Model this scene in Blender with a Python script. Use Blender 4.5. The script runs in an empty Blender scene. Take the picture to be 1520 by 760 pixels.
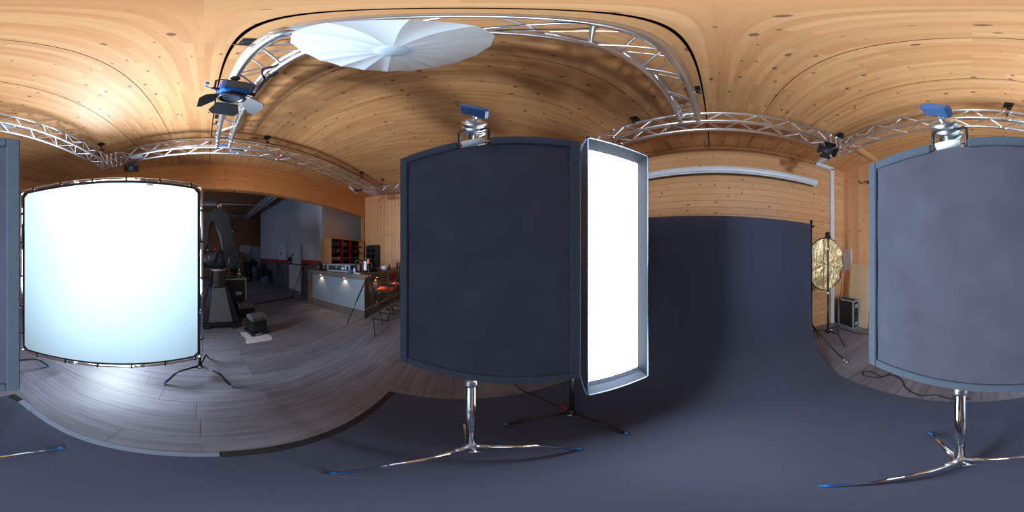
import bpy, math, random
from mathutils import Vector, Matrix, Euler, Quaternion
random.seed(7)
PI = math.pi
SC = bpy.context.scene
COL = SC.collection

# ------------------------------------------------------------------ camera
CAM_H = 1.57
cd = bpy.data.cameras.new('camera')
cd.type = 'PANO'
if hasattr(cd, 'panorama_type'):
    cd.panorama_type = 'EQUIRECTANGULAR'
else:
    cd.cycles.panorama_type = 'EQUIRECTANGULAR'
cd.clip_start = 0.02
cam = bpy.data.objects.new('camera', cd)
COL.objects.link(cam)
cam.location = (0, 0, CAM_H)
# the room axes: +Y (backdrop wall) stands 303 px right of the picture centre
cam.rotation_euler = (PI / 2, 0, math.radians(303 / 1520 * 360))
SC.camera = cam

# ------------------------------------------------------------------ world, exposure
w = bpy.data.worlds.new('world')
SC.world = w
w.use_nodes = True
w.node_tree.nodes['Background'].inputs[0].default_value = (0.6, 0.75, 1.0, 1)
w.node_tree.nodes['Background'].inputs[1].default_value = 0.05
SC.view_settings.view_transform = 'Standard'
SC.view_settings.look = 'None'
SC.view_settings.exposure = 0.62
SC.view_settings.gamma = 1.0
SC.cycles.use_denoising = True
SC.cycles.max_bounces = 10
SC.cycles.diffuse_bounces = 6
SC.cycles.sample_clamp_indirect = 6.0
SC.cycles.blur_glossy = 0.5

# ------------------------------------------------------------------ main lights
COOL = (0.75, 0.875, 1.0)
SOFTBOX_STRENGTH = 18.0
def area(name, loc, target, size, power, color):
    l = bpy.data.lights.new(name, 'AREA')
    l.shape = 'SQUARE'; l.size = size; l.energy = power; l.color = color
    o = bpy.data.objects.new(name, l); COL.objects.link(o)
    o.location = loc
    o.rotation_euler = (Vector(target) - Vector(loc)).to_track_quat('-Z', 'Y').to_euler()
    return o
# studio lamp that stands behind the big diffusion frame and shines through it
area('studio_lamp_behind_frame', (1.50, -2.50, 1.25), (0.30, -0.60, 1.45), 0.85, 76, COOL)
# second lamp on a tall stand behind the frame: it lights the ceiling and the upper walls over the frame's top edge
hi = area('studio_lamp_high_behind_frame', (1.95, -2.60, 2.42), (-1.0, 1.3, 2.95), 0.35, 52, COOL)
hi.data.spread = math.radians(118)
hi2 = area('added_fill_towards_the_bar', (1.85, -2.55, 2.40), (-4.2, -.9, 3.25), 0.35, 31, COOL)  # unseen fill light, added to brighten the bar side of the room
hi2.data.spread = math.radians(100)
# lamp head that shines down through the white umbrella
area('umbrella_lamp', (-.44, -.195, 3.40), (-.44, -.195, 3.0), 0.10, 0.12, COOL)

# ------------------------------------------------------------------ materials
def lin(c):
    return tuple(((x / 12.92) if x <= 0.04045 else ((x + 0.055) / 1.055) ** 2.4) for x in c)
def S(r, g, b):
    return lin((r / 255, g / 255, b / 255)) + (1,)
def new_mat(name):
    m = bpy.data.materials.new(name); m.use_nodes = True
    return m, m.node_tree.nodes, m.node_tree.links, m.node_tree.nodes['Principled BSDF']
def plain(name, col, rough=0.5, metal=0.0, var=0.06, scale=30, bump=0.0, coat=0.0, spec=0.5):
    """a procedural material: base colour broken up by noise"""
    m, N, L, b = new_mat(name)
    g = N.new('ShaderNodeNewGeometry')
    n = N.new('ShaderNodeTexNoise'); n.inputs['Scale'].default_value = scale; n.inputs['Detail'].default_value = 4
    L.new(g.outputs['Position'], n.inputs['Vector'])
    mx = N.new('ShaderNodeMix'); mx.data_type = 'RGBA'
    mx.inputs[6].default_value = tuple(c * (1 - var) for c in col[:3]) + (1,)
    mx.inputs[7].default_value = tuple(min(1, c * (1 + var)) for c in col[:3]) + (1,)
    L.new(n.outputs['Fac'], mx.inputs[0]); L.new(mx.outputs[2], b.inputs['Base Color'])
    b.inputs['Roughness'].default_value = rough
    b.inputs['Metallic'].default_value = metal
    b.inputs['Specular IOR Level'].default_value = spec
    if coat: b.inputs['Coat Weight'].default_value = coat
    if bump:
        bp = N.new('ShaderNodeBump'); bp.inputs['Strength'].default_value = bump; bp.inputs['Distance'].default_value = 0.003
        L.new(n.outputs['Fac'], bp.inputs['Height']); L.new(bp.outputs[0], b.inputs['Normal'])
    return m
def wood(name, along, across, c_dark, c_light, strip=0.045, length=0.55, rough=0.35, knots=True, ring=0.35, piece=0.0, spec=0.5, grain=42):
    """glued spruce strips: along / across are world axes (0,1,2)"""
    m, N, L, b = new_mat(name)
    g = N.new('ShaderNodeNewGeometry')
    sp = N.new('ShaderNodeSeparateXYZ'); L.new(g.outputs['Position'], sp.inputs[0])
    cb = N.new('ShaderNodeCombineXYZ')
    L.new(sp.outputs[along], cb.inputs[0]); L.new(sp.outputs[across], cb.inputs[1])
    third = 3 - along - across
    br = N.new('ShaderNodeTexBrick')
    br.inputs['Scale'].default_value = 1; br.inputs['Brick Width'].default_value = length
    br.inputs['Row Height'].default_value = strip; br.inputs['Mortar Size'].default_value = 0
    br.offset = 0.37; br.squash = 1.0
    br.inputs['Color1'].default_value = (0, 0, 0, 1); br.inputs['Color2'].default_value = (1, 1, 1, 1)
    L.new(cb.outputs[0], br.inputs['Vector'])
    # grain
    mp = N.new('ShaderNodeMapping'); mp.inputs['Scale'].default_value = (1.6, grain, 1)
    L.new(cb.outputs[0], mp.inputs[0])
    n1 = N.new('ShaderNodeTexNoise'); n1.inputs['Scale'].default_value = 1; n1.inputs['Detail'].default_value = 5
    n1.inputs['Distortion'].default_value = 0.6
    L.new(mp.outputs[0], n1.inputs['Vector'])
    mp2 = N.new('ShaderNodeMapping'); mp2.inputs['Scale'].default_value = (0.5, 1.3, 1)
    L.new(cb.outputs[0], mp2.inputs[0])
    n2 = N.new('ShaderNodeTexNoise'); n2.inputs['Scale'].default_value = 1.2; n2.inputs['Detail'].default_value = 3
    L.new(mp2.outputs[0], n2.inputs['Vector'])
    a1 = N.new('ShaderNodeMath'); a1.operation = 'MULTIPLY'; a1.inputs[1].default_value = 0.30
    L.new(br.outputs['Color'], a1.inputs[0])
    a2 = N.new('ShaderNodeMath'); a2.operation = 'MULTIPLY_ADD'; a2.inputs[1].default_value = ring
    L.new(n1.outputs['Fac'], a2.inputs[0]); L.new(a1.outputs[0], a2.inputs[2])
    a3 = N.new('ShaderNodeMath'); a3.operation = 'MULTIPLY_ADD'; a3.inputs[1].default_value = 0.45
    L.new(n2.outputs['Fac'], a3.inputs[0]); L.new(a2.outputs[0], a3.inputs[2])
    fac = a3.outputs[0]
    if piece:
        oi = N.new('ShaderNodeObjectInfo')
        a4 = N.new('ShaderNodeMath'); a4.operation = 'MULTIPLY_ADD'; a4.inputs[1].default_value = piece
        L.new(oi.outputs['Random'], a4.inputs[0]); L.new(fac, a4.inputs[2]); fac = a4.outputs[0]
    mr = N.new('ShaderNodeMapRange'); mr.inputs[1].default_value = 0.2; mr.inputs[2].default_value = 1.05 + piece
    L.new(fac, mr.inputs[0])
    mx = N.new('ShaderNodeMix'); mx.data_type = 'RGBA'
    mx.inputs[6].default_value = c_dark; mx.inputs[7].default_value = c_light
    L.new(mr.outputs[0], mx.inputs[0])
    out = mx.outputs[2]
    if knots:
        mk = N.new('ShaderNodeMapping'); mk.inputs['Scale'].default_value = (4.2, 7.0, 1)
        L.new(cb.outputs[0], mk.inputs[0])
        nd = N.new('ShaderNodeTexNoise'); nd.inputs['Scale'].default_value = 3
        L.new(mk.outputs[0], nd.inputs['Vector'])
        vo = N.new('ShaderNodeTexVoronoi'); vo.voronoi_dimensions = '2D'; vo.inputs['Scale'].default_value = 1
        L.new(mk.outputs[0], vo.inputs['Vector'])
        sc = N.new('ShaderNodeSeparateColor'); L.new(vo.outputs['Color'], sc.inputs[0])
        rr = N.new('ShaderNodeMath'); rr.operation = 'MULTIPLY_ADD'; rr.inputs[1].default_value = 0.15; rr.inputs[2].default_value = -0.03
        L.new(sc.outputs[0], rr.inputs[0])
        df = N.new('ShaderNodeMath'); df.operation = 'SUBTRACT'
        L.new(rr.outputs[0], df.inputs[0]); L.new(vo.outputs['Distance'], df.inputs[1])
        km = N.new('ShaderNodeMapRange'); km.inputs[1].default_value = -0.006; km.inputs[2].default_value = 0.03
        L.new(df.outputs[0], km.inputs[0])
        m2 = N.new('ShaderNodeMix'); m2.data_type = 'RGBA'
        m2.inputs[7].default_value = S(92, 58, 40)
        km2 = N.new('ShaderNodeMath'); km2.operation = 'MULTIPLY'; km2.inputs[1].default_value = 0.8
        L.new(km.outputs[0], km2.inputs[0])
        L.new(km2.outputs[0], m2.inputs[0]); L.new(out, m2.inputs[6]); out = m2.outputs[2]
    L.new(out, b.inputs['Base Color'])
    b.inputs['Roughness'].default_value = rough
    b.inputs['Specular IOR Level'].default_value = spec
    return m
def emit(name, col, strength):
    m, N, L, b = new_mat(name)
    b.inputs['Base Color'].default_value = col
    b.inputs['Emission Color'].default_value = col
    b.inputs['Emission Strength'].default_value = strength
    return m

M = {}
M['ceiling'] = wood('spruce_ceiling', 1, 0, S(180, 120, 70), S(228, 180, 126), strip=0.042, length=0.62, rough=0.5)
M['wall_h'] = wood('spruce_board_horizontal', 0, 2, S(196, 140, 92), S(226, 180, 134), strip=0.128, length=2.1, rough=0.4, piece=0.5, ring=0.25)
M['wall_v'] = wood('spruce_board_vertical', 2, 1, S(212, 154, 104), S(238, 190, 144), strip=0.15, length=2.4, rough=0.4, piece=0.5, ring=0.25)
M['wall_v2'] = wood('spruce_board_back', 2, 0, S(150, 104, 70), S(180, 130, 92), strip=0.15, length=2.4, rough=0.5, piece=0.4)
M['beam'] = wood('glulam_beam', 0, 2, S(206, 134, 72), S(234, 170, 104), strip=0.04, length=3.0, rough=0.4)
M['beam_y'] = wood('glulam_beam_y', 1, 2, S(186, 128, 80), S(214, 160, 108), strip=0.04, length=3.0, rough=0.4)
M['trim_wood'] = wood('trim_spruce', 0, 1, S(214, 160, 112), S(230, 182, 136), strip=0.1, length=3, rough=0.4, knots=False)
M['floor'] = wood('grey_oak_laminate', 0, 1, S(42, 42, 48), S(122, 122, 134), strip=0.235, length=1.38, rough=0.44, knots=False, piece=0.12, ring=1.1, grain=24)
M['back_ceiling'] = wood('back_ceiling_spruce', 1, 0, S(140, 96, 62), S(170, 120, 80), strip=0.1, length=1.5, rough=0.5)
M['cab_wood'] = wood('cabinet_spruce', 2, 1, S(170, 118, 66), S(206, 152, 96), strip=0.2, length=2.4, rough=0.4)
M['plywood'] = wood('pale_plywood', 2, 1, S(206, 176, 138), S(224, 196, 160), strip=0.6, length=2.4, rough=0.5, knots=False)
M['worktop'] = wood('grey_oak_worktop', 1, 0, S(70, 62, 60), S(110, 100, 96), strip=0.5, length=3, rough=0.4, knots=False, ring=0.7)
M['kick_wood'] = wood('grey_oak_plinth', 1, 2, S(78, 70, 68), S(112, 102, 98), strip=0.5, length=3, rough=0.4, knots=False, ring=0.7)
M['end_wood'] = wood('oak_end_panel', 2, 1, S(96, 78, 66), S(134, 112, 94), strip=0.5, length=3, rough=0.4, knots=False, ring=0.7)
M['dark'] = plain('dark_void', S(20, 20, 22), 0.9)
M['sub'] = plain('floor_slab', S(40, 36, 34), 0.9)
M['alu'] = plain('aluminium_truss', (0.84, 0.86, 0.90, 1), 0.36, 1.0, 0.05, 60)
M['chrome'] = plain('chrome', (0.82, 0.83, 0.86, 1), 0.10, 1.0, 0.02, 20)
M['cast'] = plain('cast_aluminium', (0.74, 0.76, 0.80, 1), 0.30, 1.0, 0.1, 90, bump=0.2)
M['black_metal'] = plain('black_painted_steel', S(34, 35, 38), 0.35, 0.0, 0.1, 40)
M['black_plastic'] = plain('black_plastic', S(24, 25, 28), 0.5, 0.0, 0.1, 40)
M['rubber_blue'] = plain('blue_rubber', S(28, 120, 196), 0.5)
M['blue_body'] = plain('blue_lamp_housing', S(20, 104, 200), 0.38)
M['blue_knob'] = plain('blue_plastic_knob', S(46, 84, 132), 0.4)
M['paper'] = plain('charcoal_backdrop_paper', S(71, 76, 95), 0.72, 0.0, 0.08, 3.0, bump=0.02, spec=0.2)
M['duvetyn'] = plain('black_duvetyn_cloth', S(68, 70, 83), 0.95, 0.0, 0.26, 9, bump=0.3, spec=0.1)
M['webbing'] = plain('grey_canvas_webbing', S(67, 76, 90), 0.85, 0.0, 0.12, 120, bump=0.6, spec=0.2)
M['tape_grey'] = plain('grey_gaffer_tape', S(120, 132, 152), 0.45, 0.0, 0.12, 30)
M['tape_black'] = plain('black_gaffer_tape', S(26, 26, 28), 0.6, 0.0, 0.2, 30)
M['white_paint'] = plain('white_paint', S(206, 208, 214), 0.6, 0.0, 0.02, 4)
M['white_wall'] = plain('white_plaster', S(196, 194, 198), 0.8, 0.0, 0.03, 3)
M['pink_wall'] = plain('warm_white_plaster', S(200, 180, 176), 0.8, 0.0, 0.03, 3)
M['red_band'] = plain('red_wall_band', S(170, 50, 44), 0.6)
M['grey_dado'] = plain('grey_dado', S(96, 98, 106), 0.7)
M['white_plastic'] = plain('white_plastic', S(214, 218, 226), 0.4, 0.0, 0.03)
M['ceramic'] = plain('white_ceramic', S(226, 228, 236), 0.2, 0.0, 0.02)
M['label'] = plain('white_label_print', S(222, 226, 232), 0.6, 0.0, 0.12, 160)
M['robot'] = plain('black_robot_casting', S(32, 35, 42), 0.32, 0.0, 0.06, 12)
M['robot_grey'] = plain('dark_grey_robot_cover', S(96, 98, 104), 0.45, 0.0, 0.05, 12)
M['grey_box'] = plain('grey_plastic_crate', S(98, 102, 112), 0.6)
M['yellow'] = plain('yellow_plastic', S(196, 160, 30), 0.45)
M['red'] = plain('red_plastic', S(190, 36, 36), 0.5)
M['red_cloth'] = plain('red_canvas', S(200, 56, 44), 0.85, 0.0, 0.08, 90, bump=0.3)
M['dark_red_cloth'] = plain('dark_red_canvas', S(150, 30, 46), 0.85, 0.0, 0.08, 90, bump=0.3)
M['bar_front'] = plain('blue_grey_bar_front', S(124, 136, 148), 0.45, 0.0, 0.03, 5)
M['bar_front2'] = plain('brown_bar_front', S(90, 78, 68), 0.35, 0.0, 0.05, 5)
M['shelf_red'] = plain('dark_red_lacquer', S(104, 20, 34), 0.35, 0.0, 0.05, 6)
M['glass_dark'] = plain('dark_window_glass', S(22, 26, 32), 0.06, 0.0, 0.03, 3)
M['ware'] = plain('grey_glassware', S(120, 112, 112), 0.2)
M['ware_blue'] = plain('blue_grey_glassware', S(70, 90, 110), 0.2)
M['ware_pale'] = plain('pale_cups', S(190, 176, 164), 0.3)
M['silver'] = plain('silver_painted_metal', S(170, 176, 190), 0.35, 0.5)
M['green_glass'] = plain('dark_green_bottle', S(26, 48, 36), 0.12)
M['brown_glass'] = plain('brown_bottle', S(48, 32, 24), 0.15)
M['orange'] = plain('orange_plastic', S(220, 92, 36), 0.5)
M['blue_cloth'] = plain('blue_cloth', S(40, 112, 180), 0.8)
M['case_lam'] = plain('black_case_laminate', S(30, 30, 33), 0.5, 0.0, 0.1, 60)
M['cloth_white'] = plain('pale_dust_cloth', S(196, 200, 212), 0.85, 0.0, 0.05, 12)
M['lens'] = plain('fresnel_lens_glass', S(52, 60, 72), 0.12, 0.0, 0.1, 80)
M['door_grey'] = plain('barn_door_black', S(36, 39, 46), 0.45)
M['warm_spot'] = emit('warm_spot_lamp', (1.0, 0.72, 0.42, 1), 2.0)
M['fill_pane_glow'] = emit('added_back_room_fill_glow', (0.50, 0.68, 1.0, 1), 1.0)  # glow of the added pane that fills the back room with light
M['softbox_front'] = emit('softbox_diffuser_lit', (0.80, 0.92, 1.0, 1), SOFTBOX_STRENGTH)
M['softbox_skin'] = plain('softbox_black_skin', S(70, 76, 90), 0.6, 0.0, 0.08, 60)
M['lip'] = plain('softbox_dark_lip', S(30, 32, 38), 0.8, 0.0, 0.1, 60, spec=0.2)
M['piping'] = plain('pale_blue_piping', S(170, 196, 226), 0.5)
def translucent(name, col, frac, rough_col=None):
    m, N, L, b = new_mat(name)
    g = N.new('ShaderNodeNewGeometry')
    n = N.new('ShaderNodeTexNoise'); n.inputs['Scale'].default_value = 2.0
    L.new(g.outputs['Position'], n.inputs['Vector'])
    mx = N.new('ShaderNodeMix'); mx.data_type = 'RGBA'
    mx.inputs[6].default_value = tuple(c * 0.97 for c in col[:3]) + (1,); mx.inputs[7].default_value = col
    L.new(n.outputs['Fac'], mx.inputs[0])
    t = N.new('ShaderNodeBsdfTranslucent'); d = N.new('ShaderNodeBsdfDiffuse')
    L.new(mx.outputs[2], t.inputs['Color']); L.new(mx.outputs[2], d.inputs['Color'])
    ms = N.new('ShaderNodeMixShader'); ms.inputs[0].default_value = frac
    L.new(d.outputs[0], ms.inputs[1]); L.new(t.outputs[0], ms.inputs[2])
    L.new(ms.outputs[0], N['Material Output'].inputs['Surface'])
    return m
M['scrim'] = translucent('white_diffusion_cloth', (0.30, 0.38, 0.42, 1), 0.62)
M['umbrella'] = translucent('white_umbrella_nylon', (0.80, 0.90, 0.98, 1), 0.45)
def gold():
    m, N, L, b = new_mat('crumpled_gold_cloth')
    g = N.new('ShaderNodeNewGeometry')
    mp = N.new('ShaderNodeMapping'); mp.inputs['Rotation'].default_value = (0.2, 0.5, 0.3); mp.inputs['Scale'].default_value = (9, 9, 3)
    L.new(g.outputs['Position'], mp.inputs[0])
    n = N.new('ShaderNodeTexNoise'); n.inputs['Scale'].default_value = 2.2; n.inputs['Detail'].default_value = 5; n.inputs['Distortion'].default_value = 1.2
    L.new(mp.outputs[0], n.inputs['Vector'])
    bp = N.new('ShaderNodeBump'); bp.inputs['Strength'].default_value = 0.7; bp.inputs['Distance'].default_value = 0.05
    L.new(n.outputs['Fac'], bp.inputs['Height']); L.new(bp.outputs[0], b.inputs['Normal'])
    b.inputs['Base Color'].default_value = (0.95, 0.80, 0.46, 1)
    b.inputs['Metallic'].default_value = 0.85; b.inputs['Roughness'].default_value = 0.33
    return m
M['gold'] = gold()

# ------------------------------------------------------------------ mesh builder
class MB:
    def __init__(s): s.v = []; s.f = []; s.sm = []
    def add(s, vs, fs, smooth=False, mat=None):
        o = len(s.v)
        for p in vs:
            p = Vector(p)
            if mat is not None: p = mat @ p
            s.v.append(p)
        for f in fs:
            s.f.append(tuple(o + i for i in f)); s.sm.append(smooth)
        return s
    def box(s, x0, x1, y0, y1, z0, z1, mat=None, bev=0.0):
        if bev <= 0:
            vs = [(x0, y0, z0), (x1, y0, z0), (x1, y1, z0), (x0, y1, z0), (x0, y0, z1), (x1, y0, z1), (x1, y1, z1), (x0, y1, z1)]
            fs = [(0, 3, 2, 1), (4, 5, 6, 7), (0, 1, 5, 4), (1, 2, 6, 5), (2, 3, 7, 6), (3, 0, 4, 7)]
            return s.add(vs, fs, False, mat)
        b = bev
        pl = [(x0 + b, y0), (x1 - b, y0), (x1, y0 + b), (x1, y1 - b), (x1 - b, y1), (x0 + b, y1), (x0, y1 - b), (x0, y0 + b)]
        cx, cy = (x0 + x1) / 2, (y0 + y1) / 2
        def ins(p):
            return (p[0] + (b if p[0] < cx else -b), p[1] + (b if p[1] < cy else -b))
        r0 = [ins(p) for p in pl]
        rings = [(r0, z0), (pl, z0 + b), (pl, z1 - b), (r0, z1)]
        vs = [(p[0], p[1], z) for pts, z in rings for p in pts]
        fs = [tuple(range(7, -1, -1)), tuple(range(24, 32))]
        for k in range(3):
            for i in range(8):
                j = (i + 1) % 8
                fs.append((k * 8 + i, k * 8 + j, k * 8 + 8 + j, k * 8 + 8 + i))
        return s.add(vs, fs, False, mat)
    def tube(s, pts, r, n=10, cap=True, smooth=True, mat=None):
        pts = [Vector(p) for p in pts]
        rs = r if isinstance(r, (list, tuple)) else [r] * len(pts)
        vs = []; fs = []
        ref = None
        for i, p in enumerate(pts):
            if i == 0: t = pts[1] - pts[0]
            elif i == len(pts) - 1: t = pts[-1] - pts[-2]
            else: t = (pts[i + 1] - p).normalized() + (p - pts[i - 1]).normalized()
            if t.length < 1e-9: t = Vector((0, 0, 1))
            t.normalize()
            if ref is None:
                ref = Vector((0, 0, 1)) if abs(t.z) < 0.9 else Vector((1, 0, 0))
            a = ref - t * ref.dot(t)
            if a.length < 1e-6: a = t.orthogonal()
            a.normalize(); ref = a
            b = t.cross(a)
            for k in range(n):
                an = 2 * PI * k / n
                vs.append(p + (a * math.cos(an) + b * math.sin(an)) * rs[i])
        for i in range(len(pts) - 1):
            for k in range(n):
                k2 = (k + 1) % n
                fs.append((i * n + k, i * n + k2, (i + 1) * n + k2, (i + 1) * n + k))
        s.add(vs, fs, smooth, mat)
        if cap:
            o = len(s.v) - len(vs)
            s.f.append(tuple(o + k for k in range(n - 1, -1, -1))); s.sm.append(False)
            s.f.append(tuple(o + (len(pts) - 1) * n + k for k in range(n))); s.sm.append(False)
        return s
    def lathe(s, prof, n=24, axis=(0, 0, 1), org=(0, 0, 0), smooth=True, mat=None):
        q = Vector((0, 0, 1)).rotation_difference(Vector(axis))
        vs = []
        for r, z in prof:
            for k in range(n):
                an = 2 * PI * k / n
                vs.append(Vector(org) + q @ Vector((r * math.cos(an), r * math.sin(an), z)))
        fs = []
        for i in range(len(prof) - 1):
            for k in range(n):
                k2 = (k + 1) % n
                fs.append((i * n + k, i * n + k2, (i + 1) * n + k2, (i + 1) * n + k))
        s.add(vs, fs, smooth, mat)
        o = len(s.v) - len(vs)
        if prof[0][0] > 1e-5: s.f.append(tuple(o + k for k in range(n - 1, -1, -1))); s.sm.append(False)
        if prof[-1][0] > 1e-5: s.f.append(tuple(o + (len(prof) - 1) * n + k for k in range(n))); s.sm.append(False)
        return s
    def prism(s, poly, d0, d1, axes='xz', mat=None, inset=0.0):
        """poly in a plane, extruded along the third axis"""
        def P3(p, d):
            if axes == 'xz': return (p[0], d, p[1])
            if axes == 'yz': return (d, p[0], p[1])
            return (p[0], p[1], d)
        n = len(poly)
        c = (sum(p[0] for p in poly) / n, sum(p[1] for p in poly) / n)
        def ins(p):
            v = Vector((c[0] - p[0], c[1] - p[1])); l = v.length or 1
            return (p[0] + v.x / l * inset, p[1] + v.y / l * inset)
        if inset > 0:
            pi = [ins(p) for p in poly]; sg = inset if d1 > d0 else -inset
            rings = [(pi, d0), (poly, d0 + sg), (poly, d1 - sg), (pi, d1)]
        else:
            rings = [(poly, d0), (poly, d1)]
        vs = [P3(p, d) for r, d in rings for p in r]
        fs = [tuple(range(n - 1, -1, -1)), tuple((len(rings) - 1) * n + i for i in range(n))]
        for k in range(len(rings) - 1):
            for i in range(n):
                j = (i + 1) % n
                fs.append((k * n + i, k * n + j, (k + 1) * n + j, (k + 1) * n + i))
        return s.add(vs, fs, False, mat)
    def hexa(s, b4, t4):
        """bottom quad and top quad"""
        return s.add(list(b4) + list(t4), [(0, 3, 2, 1), (4, 5, 6, 7), (0, 1, 5, 4), (1, 2, 6, 5), (2, 3, 7, 6), (3, 0, 4, 7)])
    def slab(s, c4, th):
        """quad with thickness along its normal (both sides)"""
        c4 = [Vector(c) for c in c4]
        nn = (c4[1] - c4[0]).cross(c4[3] - c4[0]).normalized() * (th / 2)
        return s.hexa([c - nn for c in c4], [c + nn for c in c4])
    def grid(s, rows, smooth=True):
        """rows of points"""
        n = len(rows[0]); vs = [p for r in rows for p in r]; fs = []
        for i in range(len(rows) - 1):
            for j in range(n - 1):
                fs.append((i * n + j, i * n + j + 1, (i + 1) * n + j + 1, (i + 1) * n + j))
        return s.add(vs, fs, smooth)
    def sphere(s, c, r, n=14, sc=(1, 1, 1), mat=None):
        vs = []; fs = []
        m = n // 2
        for i in range(m + 1):
            th = PI * i / m
            rr = max(math.sin(th), 1e-3)
            for k in range(n):
                an = 2 * PI * k / n
                vs.append((c[0] + r * sc[0] * rr * math.cos(an), c[1] + r * sc[1] * rr * math.sin(an), c[2] - r * sc[2] * math.cos(th)))
        for i in range(m):
            for k in range(n):
                k2 = (k + 1) % n
                fs.append((i * n + k, i * n + k2, (i + 1) * n + k2, (i + 1) * n + k))
        return s.add(vs, fs, True, mat)
    def mesh(s, name, mat):
        me = bpy.data.meshes.new(name)
        me.from_pydata([tuple(p) for p in s.v], [], s.f)
        me.polygons.foreach_set('use_smooth', s.sm)
        if mat is not None: me.materials.append(M[mat] if isinstance(mat, str) else mat)
        me.update()
        return me
    def build(s, name, mat, parent=None, label=None):
        return link(name, s.mesh(name, mat), parent, label)
def link(name, me, parent=None, label=None):
    o = bpy.data.objects.new(name, me); COL.objects.link(o)
    if parent is not None: o.parent = parent
    if label: o['label'] = label
    return o
def thing(name, label, cat, loc=(0, 0, 0), rz=0.0, rot=None, group=None):
    o = bpy.data.objects.new(name, None); COL.objects.link(o)
    o.empty_display_size = 0.1
    o.location = loc
    if rot is not None:
        o.rotation_mode = 'QUATERNION'; o.rotation_quaternion = rot
    else:
        o.rotation_euler = (0, 0, rz)
    o['label'] = label; o['category'] = cat
    if group: o['group'] = group
    return o
def tag(o, label, cat, group=None, loc=None):
    o['label'] = label; o['category'] = cat
    if group: o['group'] = group
    if loc: o.location = loc
    return o
def struct(o):
    o['kind'] = 'structure'; return o
def sempty(name):
    o = bpy.data.objects.new(name, None); COL.objects.link(o); o.empty_display_size = 0.2
    o['kind'] = 'structure'; return o
# =================================================================== THE ROOM
XL, XR, YF, YB, XN, YN = -5.69, 4.13, 2.776, -3.75, 2.75, 1.86   # walls; XN/YN: the niche
BX0, BX1, BYE = -3.97, 1.6, -12.6                                # room behind the opening
def zc(x, y):
    """height of the sloping ceiling"""
    zb = CAM_H + 3.75 * (0.635 + 0.0079 * max(0.0, -x))
    t = (YF - y) / (YF - YB)
    return 3.765 + (zb - 3.765) * t
ZB = 4.65
# --- ceiling: panels running from the front wall to the beam
ceil = MB()
ceil.hexa([(XL, YB, zc(XL, YB) + .045), (XR, YB, zc(XR, YB) + .045), (XR, YF, zc(XR, YF) + .045), (XL, YF, zc(XL, YF) + .045)],
          [(XL, YB, 4.4), (XR, YB, 4.4), (XR, YF, 4.4), (XL, YF, 4.4)])
ceiling = struct(ceil.build('ceiling', 'dark'))
xs = [XL] + [-.115 + .653 * k for k in range(-8, 7)] + [XR]
for i in range(len(xs) - 1):
    g0 = .008 if abs(xs[i] + .115) < .01 else .004
    g1 = .008 if abs(xs[i + 1] + .115) < .01 else .004
    a, b = xs[i] + g0, xs[i + 1] - g1
    if b - a < .02: continue
    p = MB()
    p.hexa([(a, YB, zc(a, YB)), (b, YB, zc(b, YB)), (b, YF, zc(b, YF)), (a, YF, zc(a, YF))],
           [(a, YB, zc(a, YB) + .05), (b, YB, zc(b, YB) + .05), (b, YF, zc(b, YF) + .05), (a, YF, zc(a, YF) + .05)])
    p.build('ceiling_panel', 'ceiling', ceiling)
# --- front wall: horizontal boards
wf = struct(MB().box(XL, XN + .05, YF + .014, YF + .10, 0, 4.4).build('wall_front', 'dark'))
k = 0; z = 0.0
while z < 3.76:
    MB().box(XL, XN, YF, YF + .018, z + .002, min(z + .126, 3.8)).build('board', 'wall_h', wf)
    z += .128
# --- left wall (behind the flag): vertical boards
wl = struct(MB().box(XL - .10, XL - .014, YB - .18, YF + .10, 0, 4.4).build('wall_left', 'dark'))
y = YB
while y < YF - .01:
    MB().box(XL - .018, XL, y + .003, min(y + .147, YF), 0, 4.3).build('board', 'wall_v', wl)
    y += .15
# --- niche wall at the right, its return, and the far right wall with a dark window
wn = struct(MB().box(XN + .014, XN + .10, YN, YF + .1, 0, 4.4).build('wall_niche', 'dark'))
y = YN
while y < YF - .01:
    MB().box(XN, XN + .018, y + .001, min(y + .152, YF), 0, 3.78).build('board', 'wall_v', wn)
    y += .153
MB().box(XN - .018, XN + .002, YN, YF, zc(XN, 2.3) - .07, zc(XN, 2.3) - .004).build('cornice', 'trim_wood', wn)
MB().box(XN - .022, XN + .002, YF - .03, YF, 0, 3.72).build('corner_strip', 'trim_wood', wn)
wr2 = struct(MB().box(XN, XR + .1, YN - .025, YN - .001, 0, 4.4).box(XN + .1, XR + .1, YN, YN + .1, 0, 4.4).build('wall_return', 'wall_h'))
wr = MB().box(XR, XR + .1, YB, YN, 0, .85).box(XR, XR + .1, YB, YN, 3.46, 4.4).box(XR, XR + .1, -.6, YN, .85, 3.46).box(XR, XR + .1, YB, YB + .2, .85, 3.46)
wr = struct(wr.build('wall_right', 'beam_y'))
win = sempty('window_1')
wfm = MB()
for (y0, y1, z0, z1) in ((YB + .2, -.6, .85, .93), (YB + .2, -.6, 3.38, 3.46), (YB + .2, YB + .28, .93, 3.38), (-.68, -.6, .93, 3.38), (-2.12, -2.04, .93, 3.38)):
    wfm.box(XR + .01, XR + .07, y0, y1, z0, z1)
wfm.build('window_frame', 'black_metal', win)
for y0, y1 in ((YB + .28, -2.12), (-2.04, -.68)):
    MB().box(XR + .03, XR + .045, y0, y1, .93, 3.38).build('pane', 'glass_dark', win)
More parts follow.
